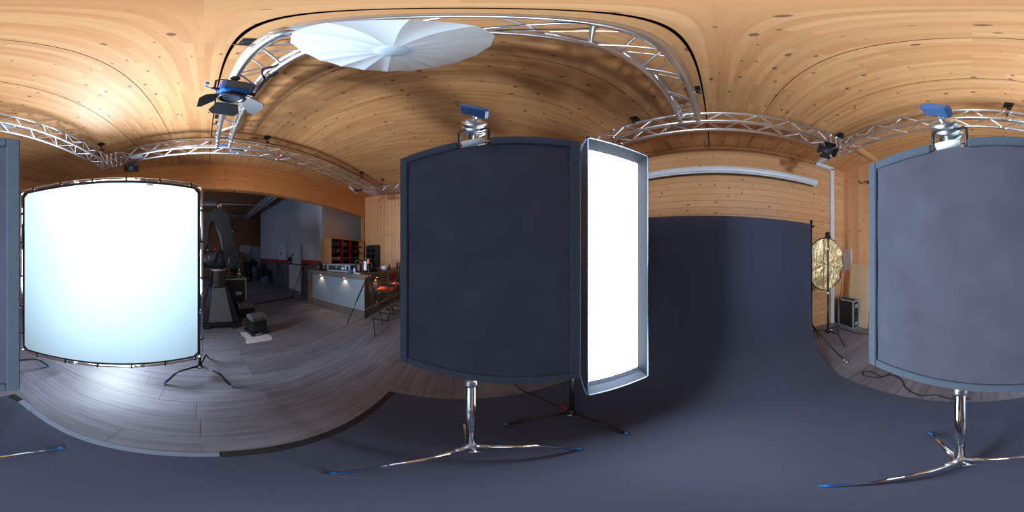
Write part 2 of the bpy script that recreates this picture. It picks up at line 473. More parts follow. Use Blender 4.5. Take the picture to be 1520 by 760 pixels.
# --- beam over the opening and the wall piece beside it
bm = MB()
for x0, x1 in ((XL, -2.0), (-2.0, 1.0), (1.0, XR)):
    pass
bm.hexa([(XL, YB - .18, 3.215), (XR, YB - .18, 3.215), (XR, YB, 3.215), (XL, YB, 3.215)],
        [(XL, YB - .18, 4.75), (XR, YB - .18, 4.75), (XR, YB, 4.75), (XL, YB, 4.75)])
struct(bm.build('trim_1', 'beam'))
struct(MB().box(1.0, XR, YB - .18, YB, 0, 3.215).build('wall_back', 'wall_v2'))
struct(MB().box(XL, XL + .05, YB - .18, YB - .01, 0, 3.215).build('trim_2', 'cab_wood'))
# wooden batten across the ceiling in the niche corner
struct(MB().slab([(1.98, 1.80, zc(2, 1.8) - .02), (2.75, 1.80, zc(2.75, 1.8) - .02), (2.75, 1.885, zc(2.75, 1.88) - .02), (1.98, 1.885, zc(2, 1.88) - .02)], .035).build('trim_3', 'trim_wood'))
# --- floor
fl = struct(MB().box(XL, XR, YB, YF, -.06, -.002).build('floor', 'sub'))
fl2 = MB().box(-7.2, BX1, BYE, YB, -.06, -.002)
fl2.build('subfloor', 'sub', fl)
rng = random.Random(3)
row = -.78 - .235 * 15
joints = {}
def row_of(y): return round((y + .78) / .235 - .5)
joints[row_of(-.66)] = .42; joints[row_of(-.9)] = .02; joints[row_of(-1.36)] = .36
while row < YF:
    r = row_of(row + .1)
    y0, y1 = row + .0015, min(row + .2335, YF)
    x = XL - (joints[r] % 1.38 if r in joints else rng.uniform(0, 1.38))
    if r in joints:
        x = joints[r] - 1.38 * 6
    while x < XR:
        a, b = max(x + .0015, XL), min(x + 1.3785, XR)
        x += 1.38
        if b - a < .03: continue
        if a > -1.2 and b < 1.1 and y0 > -.45 and y1 < 1.5: continue    # lies hidden under the backdrop paper
        MB().box(a, b, y0, y1, -.012, 0).build('plank', 'floor', fl)
    row += .235
far = MB()
row = -.78 - .235 * 15
while row > BYE:
    x = -7.2 - rng.uniform(0, 1.38)
    while x < BX1:
        a, b = max(x + .001, -7.2), min(x + 1.379, BX1); x += 1.38
        if b - a > .03: far.box(a, b, max(row - .234, BYE), row - .001, -.012, 0)
    row -= .235
fo = far.build('far_planks', 'floor', fl); fo['kind'] = 'stuff'
# --- room behind the opening
bc = struct(MB().box(-7.2, BX1, BYE, YB - .18, ZB + .04, ZB + .1).build('ceiling_back', 'dark'))
x = -.115 - .84 * 9
while x < BX1:
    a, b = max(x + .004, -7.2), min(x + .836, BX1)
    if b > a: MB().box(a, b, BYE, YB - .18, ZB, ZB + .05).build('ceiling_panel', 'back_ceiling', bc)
    x += .84
wb = struct(MB().box(-7.2, BX1, BYE - .1, BYE, 0, 4.75).build('wall_far', 'dark'))
x = -7.2
while x < BX1:
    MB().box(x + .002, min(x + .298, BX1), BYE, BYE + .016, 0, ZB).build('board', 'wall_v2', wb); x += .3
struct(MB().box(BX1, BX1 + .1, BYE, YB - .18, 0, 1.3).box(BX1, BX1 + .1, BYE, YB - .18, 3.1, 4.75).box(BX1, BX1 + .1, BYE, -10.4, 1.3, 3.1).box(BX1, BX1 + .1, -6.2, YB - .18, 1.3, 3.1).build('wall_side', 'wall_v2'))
w2 = sempty('added_fill_window')  # window added in the unseen side wall to brighten the back room
for (y0, y1, z0, z1) in ((-10.4, -6.2, 1.3, 1.37), (-10.4, -6.2, 3.03, 3.1), (-10.4, -10.33, 1.37, 3.03), (-6.27, -6.2, 1.37, 3.03), (-8.335, -8.265, 1.37, 3.03)):
    MB().box(BX1 + .01, BX1 + .08, y0, y1, z0, z1).build('fill_window_bar', 'black_metal', w2)
for y0, y1 in ((-10.33, -8.335), (-8.265, -6.27)):
    MB().box(BX1 + .04, BX1 + .05, y0, y1, 1.37, 3.03).build('pane', 'fill_pane_glow', w2)
ww = struct(MB().box(-4.15, BX0, -11.0, -4.5, 0, ZB).build('wall_white', 'white_wall'))
MB().box(BX0, BX0 + .012, -11.0, -4.505, 1.22, 1.40).build('red_stripe', 'red_band', ww)
MB().box(BX0, BX0 + .008, -11.0, -4.5, 0, 1.22).build('dado', 'grey_dado', ww)
struct(MB().box(-7.2, -4.15, -4.62, -4.5, 0, ZB).build('wall_bar', 'pink_wall'))
struct(MB().box(-7.3, -7.2, BYE, YB - .18, 0, 4.75).build('wall_end', 'white_wall'))
def door(name, x0, x1, y0, y1, z1, axis, handle):
    d = sempty(name)
    if axis == 'x':      # door in a wall facing +X
        MB().box(x0, x0 + .05, y0, y1, 0, z1).build('door_leaf', 'white_paint', d)
        f = MB().box(x0, x0 + .06, y0 - .07, y0, 0, z1 + .07).box(x0, x0 + .06, y1, y1 + .07, 0, z1 + .07).box(x0, x0 + .06, y0, y1, z1, z1 + .07)
        f.build('door_frame', 'white_wall', d)
        MB().tube([(x0 + .05, handle, 1.03), (x0 + .10, handle, 1.03), (x0 + .10, handle + .12, 1.03)], .01, 8).build('door_handle', 'chrome', d)
    else:
        MB().box(x0, x1, y0, y0 + .05, 0, z1).build('door_leaf', 'white_paint', d)
        f = MB().box(x0 - .07, x0, y0, y0 + .06, 0, z1 + .07).box(x1, x1 + .07, y0, y0 + .06, 0, z1 + .07).box(x0, x1, y0, y0 + .06, z1, z1 + .07)
        f.build('door_frame', 'white_wall', d)
        MB().tube([(handle, y0 + .05, 1.03), (handle, y0 + .10, 1.03), (handle + .12, y0 + .10, 1.03)], .01, 8).build('door_handle', 'chrome', d)
door('door_1', -3.62, -2.86, BYE + .016, 0, 2.34, 'y', -3.5)
door('door_2', -4.55, -3.82, BYE + .016, 0, 2.3, 'y', -4.45)
door('door_3', BX0 + .012, 0, -6.72, -5.86, 2.0, 'x', -6.6)
# wall picture / small window pane in the white wall
nb = MB().box(0, .03, -.45, .45, -.45, .45).build('notice_board', 'white_paint')
tag(nb, 'white framed board on the pale wall above the red stripe', 'notice board', loc=(BX0 + .012, -7.55, 1.82))
MB().box(.03, .034, -.22, -.12, -.18, -.05).build('sticker', 'blue_knob', nb)
# =================================================================== LIGHTING TRUSSES
TZ0, TZ1, TS = 3.48, 3.67, .19
def tdz(x, y):
    return .125 * ((1.87 - x) / 6.33) * ((1.94 - y) / 4.59)
def truss(label, axis, a0, a1, c0, c1, ends=(1, 1)):
    """box truss along an axis from a0 to a1; chords at cross positions c0, c1"""
    def PT(a, c, z):
        x, y = (a, c) if axis == 'x' else (c, a)
        return Vector((x, y, z + tdz(x, y)))
    base = PT((a0 + a1) / 2, (c0 + c1) / 2, TZ0)
    t = thing('lighting_truss', label, 'truss', base)
    for c in (c0, c1):
        for z in (TZ0, TZ1):
            MB().tube([PT(a0, c, z) - base, PT(a1, c, z) - base], .024, 14).build('chord', 'alu', t)
    inner0, inner1 = a0 + (.24 if ends[0] else .02), a1 - (.24 if ends[1] else .02)
    n = max(2, int(round((inner1 - inner0) / .2))); n += n % 2
    st = (inner1 - inner0) / n
    faces = [((c0, TZ0), (c0, TZ1)), ((c1, TZ1), (c1, TZ0)), ((c0, TZ0), (c1, TZ0)), ((c1, TZ1), (c0, TZ1))]
    for (ca, za), (cb, zb) in faces:
        mesh = [None, None]
        for k in range(n):
            A, B = ((ca, za), (cb, zb)) if k % 2 == 0 else ((cb, zb), (ca, za))
            p0, p1 = PT(inner0 + k * st, *A), PT(inner0 + (k + 1) * st, *B)
            mid = (p0 + p1) / 2
            if mesh[k % 2] is None:
                mesh[k % 2] = MB().tube([p0 - mid, p1 - mid], .0095, 6, cap=False).mesh('brace', 'alu')
            o = link('brace', mesh[k % 2], t); o.location = mid - base
    for e, (a, sg) in enumerate(((a0, 1), (a1, -1))):
        if not ends[e]: continue
        for off in (.02, .10, .20):
            m = MB()
            P = [PT(a + sg * off, c, z) - base for c, z in ((c0, TZ0), (c1, TZ0), (c1, TZ1), (c0, TZ1))]
            for i in range(4): m.tube([P[i], P[(i + 1) % 4]], .0105, 8, cap=False)
            for p in P: m.sphere(p, .030, 8)
            m.build('end_frame', 'alu', t)
    # conical couplers seen as small lumps on the chords
    L = a1 - a0
    if L > 3:
        for f in (.5,):
            for c in (c0, c1):
                for z in (TZ0, TZ1):
                    p = PT(a0 + L * f, c, z) - base
                    d = Vector((1, 0, 0)) if axis == 'x' else Vector((0, 1, 0))
                    MB().tube([p - d * .05, p - d * .03, p + d * .03, p + d * .05], [.025, .031, .031, .025], 12).build('coupler', 'cast', t)
    return t
truss('silver box truss along the right side above the pale grey flag', 'y', -2.65, 1.94, 1.68, 1.87)
truss('silver box truss in front of the wooden beam above the opening', 'x', -4.27, 1.68, -2.65, -2.46)
truss('silver box truss near the board wall with the projector screen', 'x', -4.27, 1.68, 1.75, 1.94)
truss('silver box truss farthest left, mostly hidden behind the dark flag', 'y', -2.65, 1.94, -4.46, -4.27)
truss('silver box truss crossing overhead beside the white umbrella', 'y', -2.46, 1.75, -.38, -.19)
# the truss in the dark room behind
_z = (TZ0, TZ1); TZ0, TZ1 = 4.30, 4.52
_t = tdz
def tdz(x, y): return 0.0
truss('dim box truss across the far end of the dark back room', 'x', -2.9, 1.3, -11.3, -11.08)
truss('dim box truss running along the dark back room ceiling', 'y', -11.3, -4.6, -3.12, -2.90)
TZ0, TZ1 = _z; tdz = _t
# clamps that hold the ring to the ceiling
def hanger(x, y, label, ax):
    zt = TZ1 + tdz(x, y)
    top = zc(x, y) - zt
    t = thing('ceiling_clamp', label, 'clamp', (x, y, zt), 0 if ax == 'x' else PI / 2)
    MB().box(-.03, .03, -.024, .024, -.03, .03, bev=.006).build('clamp_jaw', 'cast', t)
    MB().box(-.022, .022, -.05, .05, .028, .06, bev=.005).tube([(0, 0, .05), (0, 0, top)], .011, 8).box(-.05, .05, -.06, .06, top - .012, top, bev=.004).build('hanger_plate', 'black_metal', t)
    MB().tube([(.0, -.03, 0), (.0, -.085, -.02)], .009, 8).build('clamp_screw', 'black_metal', t)
    return t
hanger(1.68, -2.30, 'black ceiling clamp on the truss corner above the white diffusion frame', 'y')
hanger(-1.0, -2.46, 'black ceiling clamp on the truss right of the crossing truss', 'x')
hanger(-3.55, -2.46, 'black ceiling clamp on the truss towards the far left corner', 'x')
hanger(-4.27, -2.2, 'black ceiling clamp right at the far left truss corner', 'y')
hanger(1.68, -.38, 'black ceiling clamp on the right truss above the blue clamp knob', 'y')
hanger(1.66, 1.75, 'black ceiling clamp at the truss corner above the small spotlight', 'x')
hanger(-.95, 1.75, 'black ceiling clamp on the truss above the lit softbox', 'x')
hanger(-.19, -.58, 'black ceiling clamp on the crossing truss above the big blue lamp', 'y')
hanger(-.19, 1.34, 'black ceiling clamp on the crossing truss at its screen end', 'y')
hanger(-.19, -2.02, 'black ceiling clamp on the crossing truss below the big blue lamp', 'y')
# power boxes that sit in the trusses
def powerbox(loc, rz, label):
    t = thing('power_box', label, 'socket box', loc, rz)
    MB().box(-.11, .11, -.035, .035, -.035, .035, bev=.006).build('housing', 'silver', t)
    for k in (-1, 0, 1):
        MB().box(k * .065 - .022, k * .065 + .022, -.041, -.033, -.022, .022, bev=.003).build('socket', 'black_plastic', t)
    return t
powerbox((1.775, -.65, 3.535), -PI / 2, 'silver socket box in the truss above the pale flag')
powerbox((-.42, 1.845, 3.535), 0, 'silver socket box in the truss where it meets the crossing truss')
powerbox((-.52, -2.555, 3.54), PI, 'silver socket box in the truss above the robot arm')
powerbox((1.12, -2.555, 3.53), PI, 'silver socket box in the truss beside the small lamp above the white frame')
# blue indicator module in the joint of crossbar and rear truss
t = thing('control_module', 'dark module with blue lights in the truss joint', 'module', (-.285, -2.555, 3.62))
MB().box(-.085, .085, -.04, .04, -.05, .03, bev=.006).build('module_case', 'black_plastic', t)
MB().box(-.06, -.01, .038, .045, -.03, 0).box(.015, .055, .038, .045, -.03, 0).build('module_lamp', emit('blue_led', (.05, .2, 1, 1), .8), t)

# =================================================================== STUDIO LAMPS ON THE TRUSS
def fresnel(loc, aim, label, s=1.0, body='blue_body', up=(0, 0, 1), clamp_to=None, roll=0.0, doors=(0, 1, 2, 3), flare=38):
    q = Vector(aim).normalized().to_track_quat('Z', 'Y') @ Quaternion((0, 0, 1), roll)
    t = thing('spotlight', label, 'studio lamp', loc, rot=q)
    # local +Z is where the beam goes
    b = MB().box(-.105 * s, .105 * s, -.10 * s, .10 * s, -.20 * s, -.03 * s, bev=.018 * s)
    b.build('lamp_housing', body, t)
    for sg in (.102, -.102): MB().box(-.085 * s, .085 * s, (sg - .004) * s, (sg + .004) * s, -.185 * s, -.075 * s, bev=.003 * s).build('vent_panel', 'robot_grey', t)
    for k in (-1, 1):
        MB().lathe([(.024 * s, 0), (.026 * s, .006 * s), (.001, .007 * s)], 14, (0, -1, 0), (k * .05 * s, -.1005 * s, -.05 * s)).build('vent_knob', 'black_plastic', t)
    MB().lathe([(.085 * s, -.03 * s), (.088 * s, .01 * s), (.105 * s, .015 * s), (.105 * s, .03 * s), (.082 * s, .03 * s), (.08 * s, .0)], 28).build('lens_ring', 'black_metal', t)
    MB().lathe([(.082 * s, .004 * s), (.07 * s, .014 * s), (.055 * s, .019 * s), (.053 * s, .016 * s), (.035 * s, .021 * s), (.033 * s, .018 * s), (.001, .023 * s)], 28).build('lens', 'lens', t)
    for k in doors:
        rot = Matrix.Rotation(k * PI / 2, 4, 'Z') @ Matrix.Translation((0, .108 * s, .03 * s)) @ Matrix.Rotation(-math.radians(flare), 4, 'X')
        d = MB(); w0, w1, h = .085 * s, .135 * s, .17 * s
        d.add([(-w0, -.003, 0), (w0, -.003, 0), (w1, -.003, h * .72), (w1 * .72, -.003, h), (-w1 * .72, -.003, h), (-w1, -.003, h * .72),
               (-w0, .003, 0), (w0, .003, 0), (w1, .003, h * .72), (w1 * .72, .003, h), (-w1 * .72, .003, h), (-w1, .003, h * .72)],
              [(0, 1, 2, 3, 4, 5), (11, 10, 9, 8, 7, 6)] + [(i, 6 + i, 6 + (i + 1) % 6, (i + 1) % 6) for i in range(6)], False, rot)
        d.build('barn_door', 'door_grey', t)
    # yoke
    yk = MB().tube([(-.125 * s, 0, -.09 * s), (-.135 * s, 0, -.1 * s), (-.135 * s, 0, -.24 * s), (-.11 * s, 0, -.27 * s), (.11 * s, 0, -.27 * s), (.135 * s, 0, -.24 * s), (.135 * s, 0, -.1 * s), (.125 * s, 0, -.09 * s)], .009 * s, 8)
    yk.tube([(-.155 * s, 0, -.1 * s), (-.1 * s, 0, -.1 * s)], .022 * s, 12).tube([(.1 * s, 0, -.1 * s), (.165 * s, 0, -.1 * s)], .022 * s, 12)
    yk.build('yoke', 'black_metal', t)
    MB().tube([(-.155 * s, 0, -.1 * s), (-.2 * s, .03 * s, -.1 * s), (-.2 * s, .09 * s, -.1 * s)], .006, 6).sphere((-.2 * s, .1 * s, -.1 * s), .016 * s, 8).build('tilt_handle', 'rubber_blue', t)
    if clamp_to is not None:
        iq = q.inverted()
        p = iq @ (Vector(clamp_to) - Vector(loc))
        top = Vector((0, 0, -.27 * s))
        MB().tube([top, (top + p) / 2, p], .012, 8).sphere(p, .034, 10).build('hook_clamp', 'black_metal', t)
    return t
fresnel((-.20, -1.16, 3.31), (.05, -.36, -.93), 'large blue studio spotlight with open black barn doors hanging on the crossing truss', 1.0,
        clamp_to=(-.19, -.98, 3.48), roll=PI, flare=52)
fresnel((1.30, -2.72, 3.36), (-.38, .80, -.50), 'small black spotlight with barn doors above the white diffusion frame', .62, 'black_metal',
        clamp_to=(1.28, -2.66, 3.48), roll=PI, doors=(1, 2, 3))
fresnel((1.47, 1.80, 3.33), (-.52, -.62, -.60), 'small black spotlight with barn doors at the truss corner near the screen', .66, 'black_metal',
        clamp_to=(1.44, 1.78, 3.48), roll=PI - .35)

# =================================================================== UMBRELLA
t = thing('studio_umbrella', 'white sixteen panel umbrella hanging under the crossing truss', 'umbrella', (-.44, -.195, 3.06))
R_, n_ = .285, 16
def ang(k): return 2 * PI * k / n_ + .1
for k in range(n_):
    a0, a1 = ang(k), ang(k + 1)
    rows = []
    for i in range(9):
        f = i / 8
        r0 = .045 + (R_ - .045) * f
        h = .135 * f ** 1.5
        row = []
        for j in range(7):
            g = j / 6
            aa = a0 + (a1 - a0) * g
            chord = math.cos((a1 - a0) / 2) / math.cos(aa - (a0 + a1) / 2)
            rr = r0 * (chord if i == 8 else 1 - (1 - chord) * f)
            sag = .012 * math.sin(PI * g) * f
            row.append((rr * math.cos(aa), rr * math.sin(aa), h + sag))
        rows.append(row)
    MB().grid(rows).build('canopy_panel', 'umbrella', t)
cap = MB().lathe([(.001, -.012), (.03, -.010), (.055, .0), (.062, .012)], 20); cap.build('canopy_cap', 'umbrella', t)
for k in range(n_):
    a = ang(k)
    MB().tube([(.05 * math.cos(a), .05 * math.sin(a), .014), (.16 * math.cos(a), .16 * math.sin(a), .050), (R_ * math.cos(a), R_ * math.sin(a), .138)], .0022, 5).build('rib', 'white_plastic', t)
MB().tube([(0, 0, 0), (0, 0, .40), (.06, 0, .42)], .006, 8).build('shaft', 'black_metal', t)
# lamp bracket between umbrella and truss
t = thing('umbrella_bracket', 'black bracket holding the white umbrella to the crossing truss', 'bracket', (-.38, -.195, 3.44))
MB().box(-.02, .02, -.14, .14, -.015, .03, bev=.004).build('bracket_bar', 'black_metal', t)
for sy in (-.1, .1): MB().tube([(0, sy, .0), (0, sy, .075)], .012, 8).build('bracket_hook', 'black_metal', t)
def cable(name, pts, r, mat, label, cat='cable', group=None):
    """smooth rounded cable through points (Catmull-Rom)"""
    P = [Vector(p) for p in pts]; out = []
    for i in range(len(P) - 1):
        p0, p1, p2, p3 = P[max(0, i - 1)], P[i], P[i + 1], P[min(len(P) - 1, i + 2)]
        for k in range(6):
            s = k / 6
            out.append(.5 * ((2 * p1) + (p2 - p0) * s + (2 * p0 - 5 * p1 + 4 * p2 - p3) * s * s + (3 * p1 - p0 - 3 * p2 + p3) * s ** 3))
    out.append(P[-1])
    c = out[0].copy()
    o = MB().tube([p - c for p in out], r, 7).build(name, mat)
    return tag(o, label, cat, group, loc=c)
cable('cable', [(-.36, -.02, 3.50), (-.30, .08, 3.47), (-.21, .16, 3.47), (-.20, .24, 3.49), (-.27, .22, 3.50), (-.33, .12, 3.49), (-.37, .05, 3.5), (-.36, -.1, 3.51)], .006, 'black_plastic', 'black cable loops in the crossing truss right of the umbrella')
cable('cable', [(-.37, -.72, 3.50), (-.30, -.80, 3.47), (-.35, -.9, 3.46), (-.40, -.86, 3.48), (-.37, -.76, 3.50), (-.31, -.83, 3.48), (-.37, -.95, 3.49)], .006, 'black_plastic', 'black cable coil in the crossing truss beside the blue lamp')
# =================================================================== STANDS
def c_stand(label, hub, hz, feet, top, pole, legmat, r=.0165, knee=.62, name='c_stand', legs_r=.0125, collars=(1.05,), group=None, kz=.86, back=None):
    hub = Vector((hub[0], hub[1], 0))
    t = thing(name, label, 'stand', hub, group=group)
    zs = sorted(set([hz - .05] + [c for c in collars if c < top] + [top]))
    for i in range(len(zs) - 1):
        MB().tube([(0, 0, zs[i]), (0, 0, zs[i + 1])], r * (1 - .14 * i), 16).build('column', pole, t)
    for i, c in enumerate(zs[1:-1]):
        m = MB().lathe([(r * 1.15, c - .03), (r * 1.35, c - .026), (r * 1.35, c - .008), (r * 1.22, c - .004), (r * 1.3, c + .004), (r * 1.1, c + .01)], 18)
        k = m.build('collar', 'cast', t)
        ba = back if back is not None else math.atan2(hub.y, hub.x)
        MB().tube([(r, 0, c - .017), (r + .03, 0, c - .017)], .005, 8, mat=Matrix.Rotation(ba, 4, 'Z')).tube([(r + .03, -.018, c - .017), (r + .03, .018, c - .017)], .005, 8, mat=Matrix.Rotation(ba, 4, 'Z')).build('wing_screw', 'black_metal', k)
    hb = MB().lathe([(r * 1.1, hz - .05), (r * 1.5, hz - .045), (r * 1.5, hz - .015), (r * 1.9, hz - .01), (r * 1.9, hz + .012), (r * 1.3, hz + .02), (r * 1.2, hz + .035)], 18)
    first = True
    for fx, fy in feet:
        d = Vector((fx, fy, 0)) - hub; L = d.length; u = d / L
        hb.box(-.012, .012, r, r + .045, hz - .022, hz + .012, mat=Matrix.Rotation(math.atan2(u.y, u.x) - PI / 2, 4, 'Z'), bev=.003)
        pts = []
        P = [(u * (r + .02), hz), (u * L * knee * .8, hz * (kz + .04)), (u * L * knee, hz * kz), (u * L * (knee + .06), hz * kz * .84), (u * L * .97, .018)]
        q = [Vector((a.x, a.y, z)) for a, z in P]
        l = MB().tube(q, legs_r, 10).build('leg', legmat, t)
        e0 = Vector((u.x * L * .955, u.y * L * .955, .030)); e1 = Vector((u.x * L, u.y * L, .0135))
        MB().tube([e0, e1], legs_r * 1.05, 10).build('foot_cap', 'rubber_blue', l)
    h = hb.build('leg_hub', 'cast' if pole != 'black_metal' else 'black_metal', t)
    a = math.atan2(feet[0][1] - hub.y, feet[0][0] - hub.x) + 1.0
    ux, uy = math.cos(a), math.sin(a)
    MB().tube([(ux * r, uy * r, hz), (ux * (r + .045), uy * (r + .045), hz + .01)], .006, 8).tube(
        [(ux * (r + .045) - uy * .02, uy * (r + .045) + ux * .02, hz), (ux * (r + .045) + uy * .02, uy * (r + .045) - ux * .02, hz + .02)], .005, 8).build('tee_handle', 'cast', h)
    return t
def grip_head(t, org, face, z):
    """toothed discs with a blue knob, on a stand's top; face: direction to the front"""
    f = Vector((face[0], face[1], 0)).normalized()
    ax = (f * math.cos(.35) + Vector((0, 0, math.sin(.35)))).normalized()
    c = Vector((org[0], org[1], z))
    m = MB()
    m.tube([c - Vector((0, 0, .10)) - f * .02, c - Vector((0, 0, .045)) - f * .02, c - Vector((0, 0, .0)) - f * .015], [.022, .020, .024], 14)
    m.lathe([(.016, -.04), (.040, -.036), (.042, -.020), (.036, -.016), (.036, -.012), (.043, -.008), (.043, .008), (.036, .012), (.036, .016), (.042, .020), (.040, .034), (.016, .040)], 26, ax, c)
    m.tube([c + ax * .035, c + ax * .07], .009, 10)
    m.tube([c - ax * .02 - Vector((0, 0, .035)), c - ax * .02 - Vector((0, 0, .065))], [.018, .016], 10)
    g = m.build('grip_head', 'cast', t)
    s = ax.cross(Vector((0, 0, 1))).normalized(); u = s.cross(ax)
    k = c + ax * .085
    R = Matrix((s, u, ax)).transposed().to_4x4()
    R = Matrix.Translation(k) @ R @ Matrix.Rotation(1.0, 4, 'Z')
    kb = MB().prism([(-.062, .006), (-.05, .017), (-.022, .012), (.012, .017), (.05, .010), (.062, .002), (.062, -.012), (.04, -.020), (.006, -.017), (-.024, -.012), (-.05, -.008), (-.062, -.004)], -.020, .020, 'xy', mat=R, inset=.005)
    kb.build('knob', 'blue_knob', g)
    return g
# --- dark flag (left of the softbox)
def flag(label, org, rz, s0, s1, z0, z1, gap, mat, round_right=0.0):
    t = thing('flag_panel', label, 'light flag', org, rz)
    # org is under the plane's foot point: local x to the right, y away from the middle of the room
    n = 12
    rows = []
    for i in range(n + 1):
        z = z0 + .03 + (z1 - z0 - .06) * i / n
        rows.append([(s0 + .03 + (s1 - s0 - .06) * j / n, .004 * math.sin(PI * i / n) * math.sin(PI * j / n) + .001 * math.sin(j * 2.1 + i * 1.3), z) for j in range(n + 1)])
    front = rows; back = [[(p[0], p[1] + .004, p[2]) for p in reversed(r)] for r in rows]
    MB().grid(front).grid(back).build('cloth', mat, t)
    b = .036; th = .009
    def strip(x0, x1, za, zb_):
        MB().box(x0, x1, -th, th, za, zb_, bev=.004).build('border', 'webbing', t)
    strip(s0, s0 + b, z0, z1); strip(s1 - b, s1, z0, z1)
    strip(s0 + b - .002, s1 - b + .002, z0, z0 + b)
    strip(s0 + b - .002, gap[0], z1 - b, z1); strip(gap[1], s1 - b + .002, z1 - b, z1)
    # steel pin that is bare in the gap, with its sleeve and side hooks
    pin = MB().tube([(gap[0] - .02, 0, z1 - .016), (gap[1] + .02, 0, z1 - .016)], .0055, 10)
    pin.build('frame_pin', 'chrome', t)
    gm = (gap[0] + gap[1]) / 2
    MB().tube([(gm - .033, -.004, z1 - .018), (gm + .033, -.004, z1 - .014)], .0135, 14).build('pin_sleeve', 'label', t)
    for g, sg in ((gap[0] + .004, 1), (gap[1] - .004, -1)):
        MB().tube([(g, .0, z1 - .03), (g, .0, z1 + .052), (g + sg * .008, .0, z1 + .06), (g + sg * .026, .01, z1 + .062)], .005, 8).build('hook', 'black_metal', t)
    return t
AX, AY = -.548, .036
t = c_stand('chrome stand carrying the dark flag, copper-tinted legs on the charcoal paper', (AX, AY), .29, [(-.265, -.268), (-.935, .008), (-.469, .428)], 2.07, 'chrome', 'chrome', collars=(1.04,))
grip_head(t, (.006, .012), (1, -.1), 2.115)
flag('dark charcoal cloth flag left of the lit softbox', (-.9375 * .48, .3481 * .48, 0), math.atan2(.9375, .3481), -.419, .192, 1.096, 1.999, (-.186, -.083), 'duvetyn')
BX, BY = .470, .036
t = c_stand('chrome stand carrying the pale grey flag nearest the right edge', (BX, BY), .15, [(.152, .197), (.789, .21), (.496, -.42)], 1.96, 'chrome', 'chrome', collars=(1.07,), kz=.8)
grip_head(t, (-.025, .034), (-1, .16), 2.01)
flag('grey cloth flag facing the softbox, white sleeve on top', (.9857 * .405, -.1687 * .405, 0), math.atan2(-.9857, -.1687), -.414, .111, 1.127, 1.930, (-.180, -.080), 'duvetyn')
# --- softbox
sb_x = Vector((.389, .921, 0))
t = thing('strip_softbox', 'tall glowing strip softbox with black skin and pale piping', 'softbox', (-.603, .600, 0), math.atan2(.921, .389))
W_, Z0_, Z1_ = .418, .593, 2.325
def ring(x0, x1, y, z0, z1): return [(x0, y, z0), (x1, y, z0), (x1, y, z1), (x0, y, z1)]
rA = ring(0, W_, 0, Z0_, Z1_); rB = ring(.010, W_ - .028, .075, Z0_ + .045, Z1_ - .045)
m = MB()
o = rA + rB
m.add(o, [(i, (i + 1) % 4, 4 + (i + 1) % 4, 4 + i) for i in range(4)])
m.build('front_lip', 'lip', t)
o = ring(0, W_, 0, Z0_, Z1_) + ring(.0, W_, .05, Z0_ + .04, Z1_ - .015) + ring(.0, W_, .11, Z0_ + .13, Z1_ - .05) + ring(.004, W_ - .004, .172, Z0_ + .25, Z1_ - .10) + ring(.15, W_ - .13, .40, 1.22, 1.70)
m = MB().add([(p[0] + (-.002 if p[0] < .2 else .002), p[1], p[2]) for p in o], [(k * 4 + i, k * 4 + 4 + i, k * 4 + 4 + (i + 1) % 4, k * 4 + (i + 1) % 4) for k in (0, 1, 2, 3) for i in range(4)] + [(16, 17, 18, 19)])
m.build('skin', 'softbox_skin', t)
rows = []
for i in range(15):
    z = Z0_ + .046 + (Z1_ - Z0_ - .092) * i / 14
    rows.append([(.012 + (W_ - .040) * j / 6, .074 - .014 * math.sin(PI * j / 6) * math.sin(PI * i / 14) ** .5, z) for j in range(7)])
MB().grid(rows).build('front_diffuser', 'softbox_front', t)
pp = ring(0, W_, -.002, Z0_, Z1_)
MB().tube([pp[0], pp[1], pp[2], pp[3], pp[0]], .0045, 6).tube([(-.003, .0, Z0_), (-.003, .05, Z0_ + .04), (-.003, .11, Z0_ + .13), (.001, .172, Z0_ + .25), (.001, .172, Z1_ - .10), (-.003, .11, Z1_ - .05), (-.003, .05, Z1_ - .015), (-.003, 0, Z1_)], .0035, 6).build('piping', 'piping', t)
for p in pp: MB().sphere(p, .011, 10).build('corner_knob', 'black_plastic', t)
MB().tube([(.218, .38, 1.46), (.218, .44, 1.46), (.218, .66, 1.46)], [.06, .075, .07], 20).build('lamp_head', 'black_plastic', t)
t = c_stand('black stand with blue feet behind the strip softbox', (-.80, .655), .11, [(-.891, .253), (-.417, .693), (-1.10, .92)], 1.46, 'black_metal', 'black_metal', collars=(.72,), kz=.9)
MB().tube([(0, 0, 1.42), (-.18, .17, 1.46), (-.22, .20, 1.46)], .014, 8).build('tilt_bracket', 'black_metal', t)
# red plug by its foot
t = thing('cable_plug', 'red cable plug on the paper beside the softbox stand', 'plug', (-.925, .684, .004))
MB().tube([(-.03, 0, .016), (.03, .01, .016)], .015, 10).build('plug_body', 'red', t)
MB().tube([(.03, .01, .016), (.05, .016, .016)], .009, 8).build('plug_pin', 'black_plastic', t)
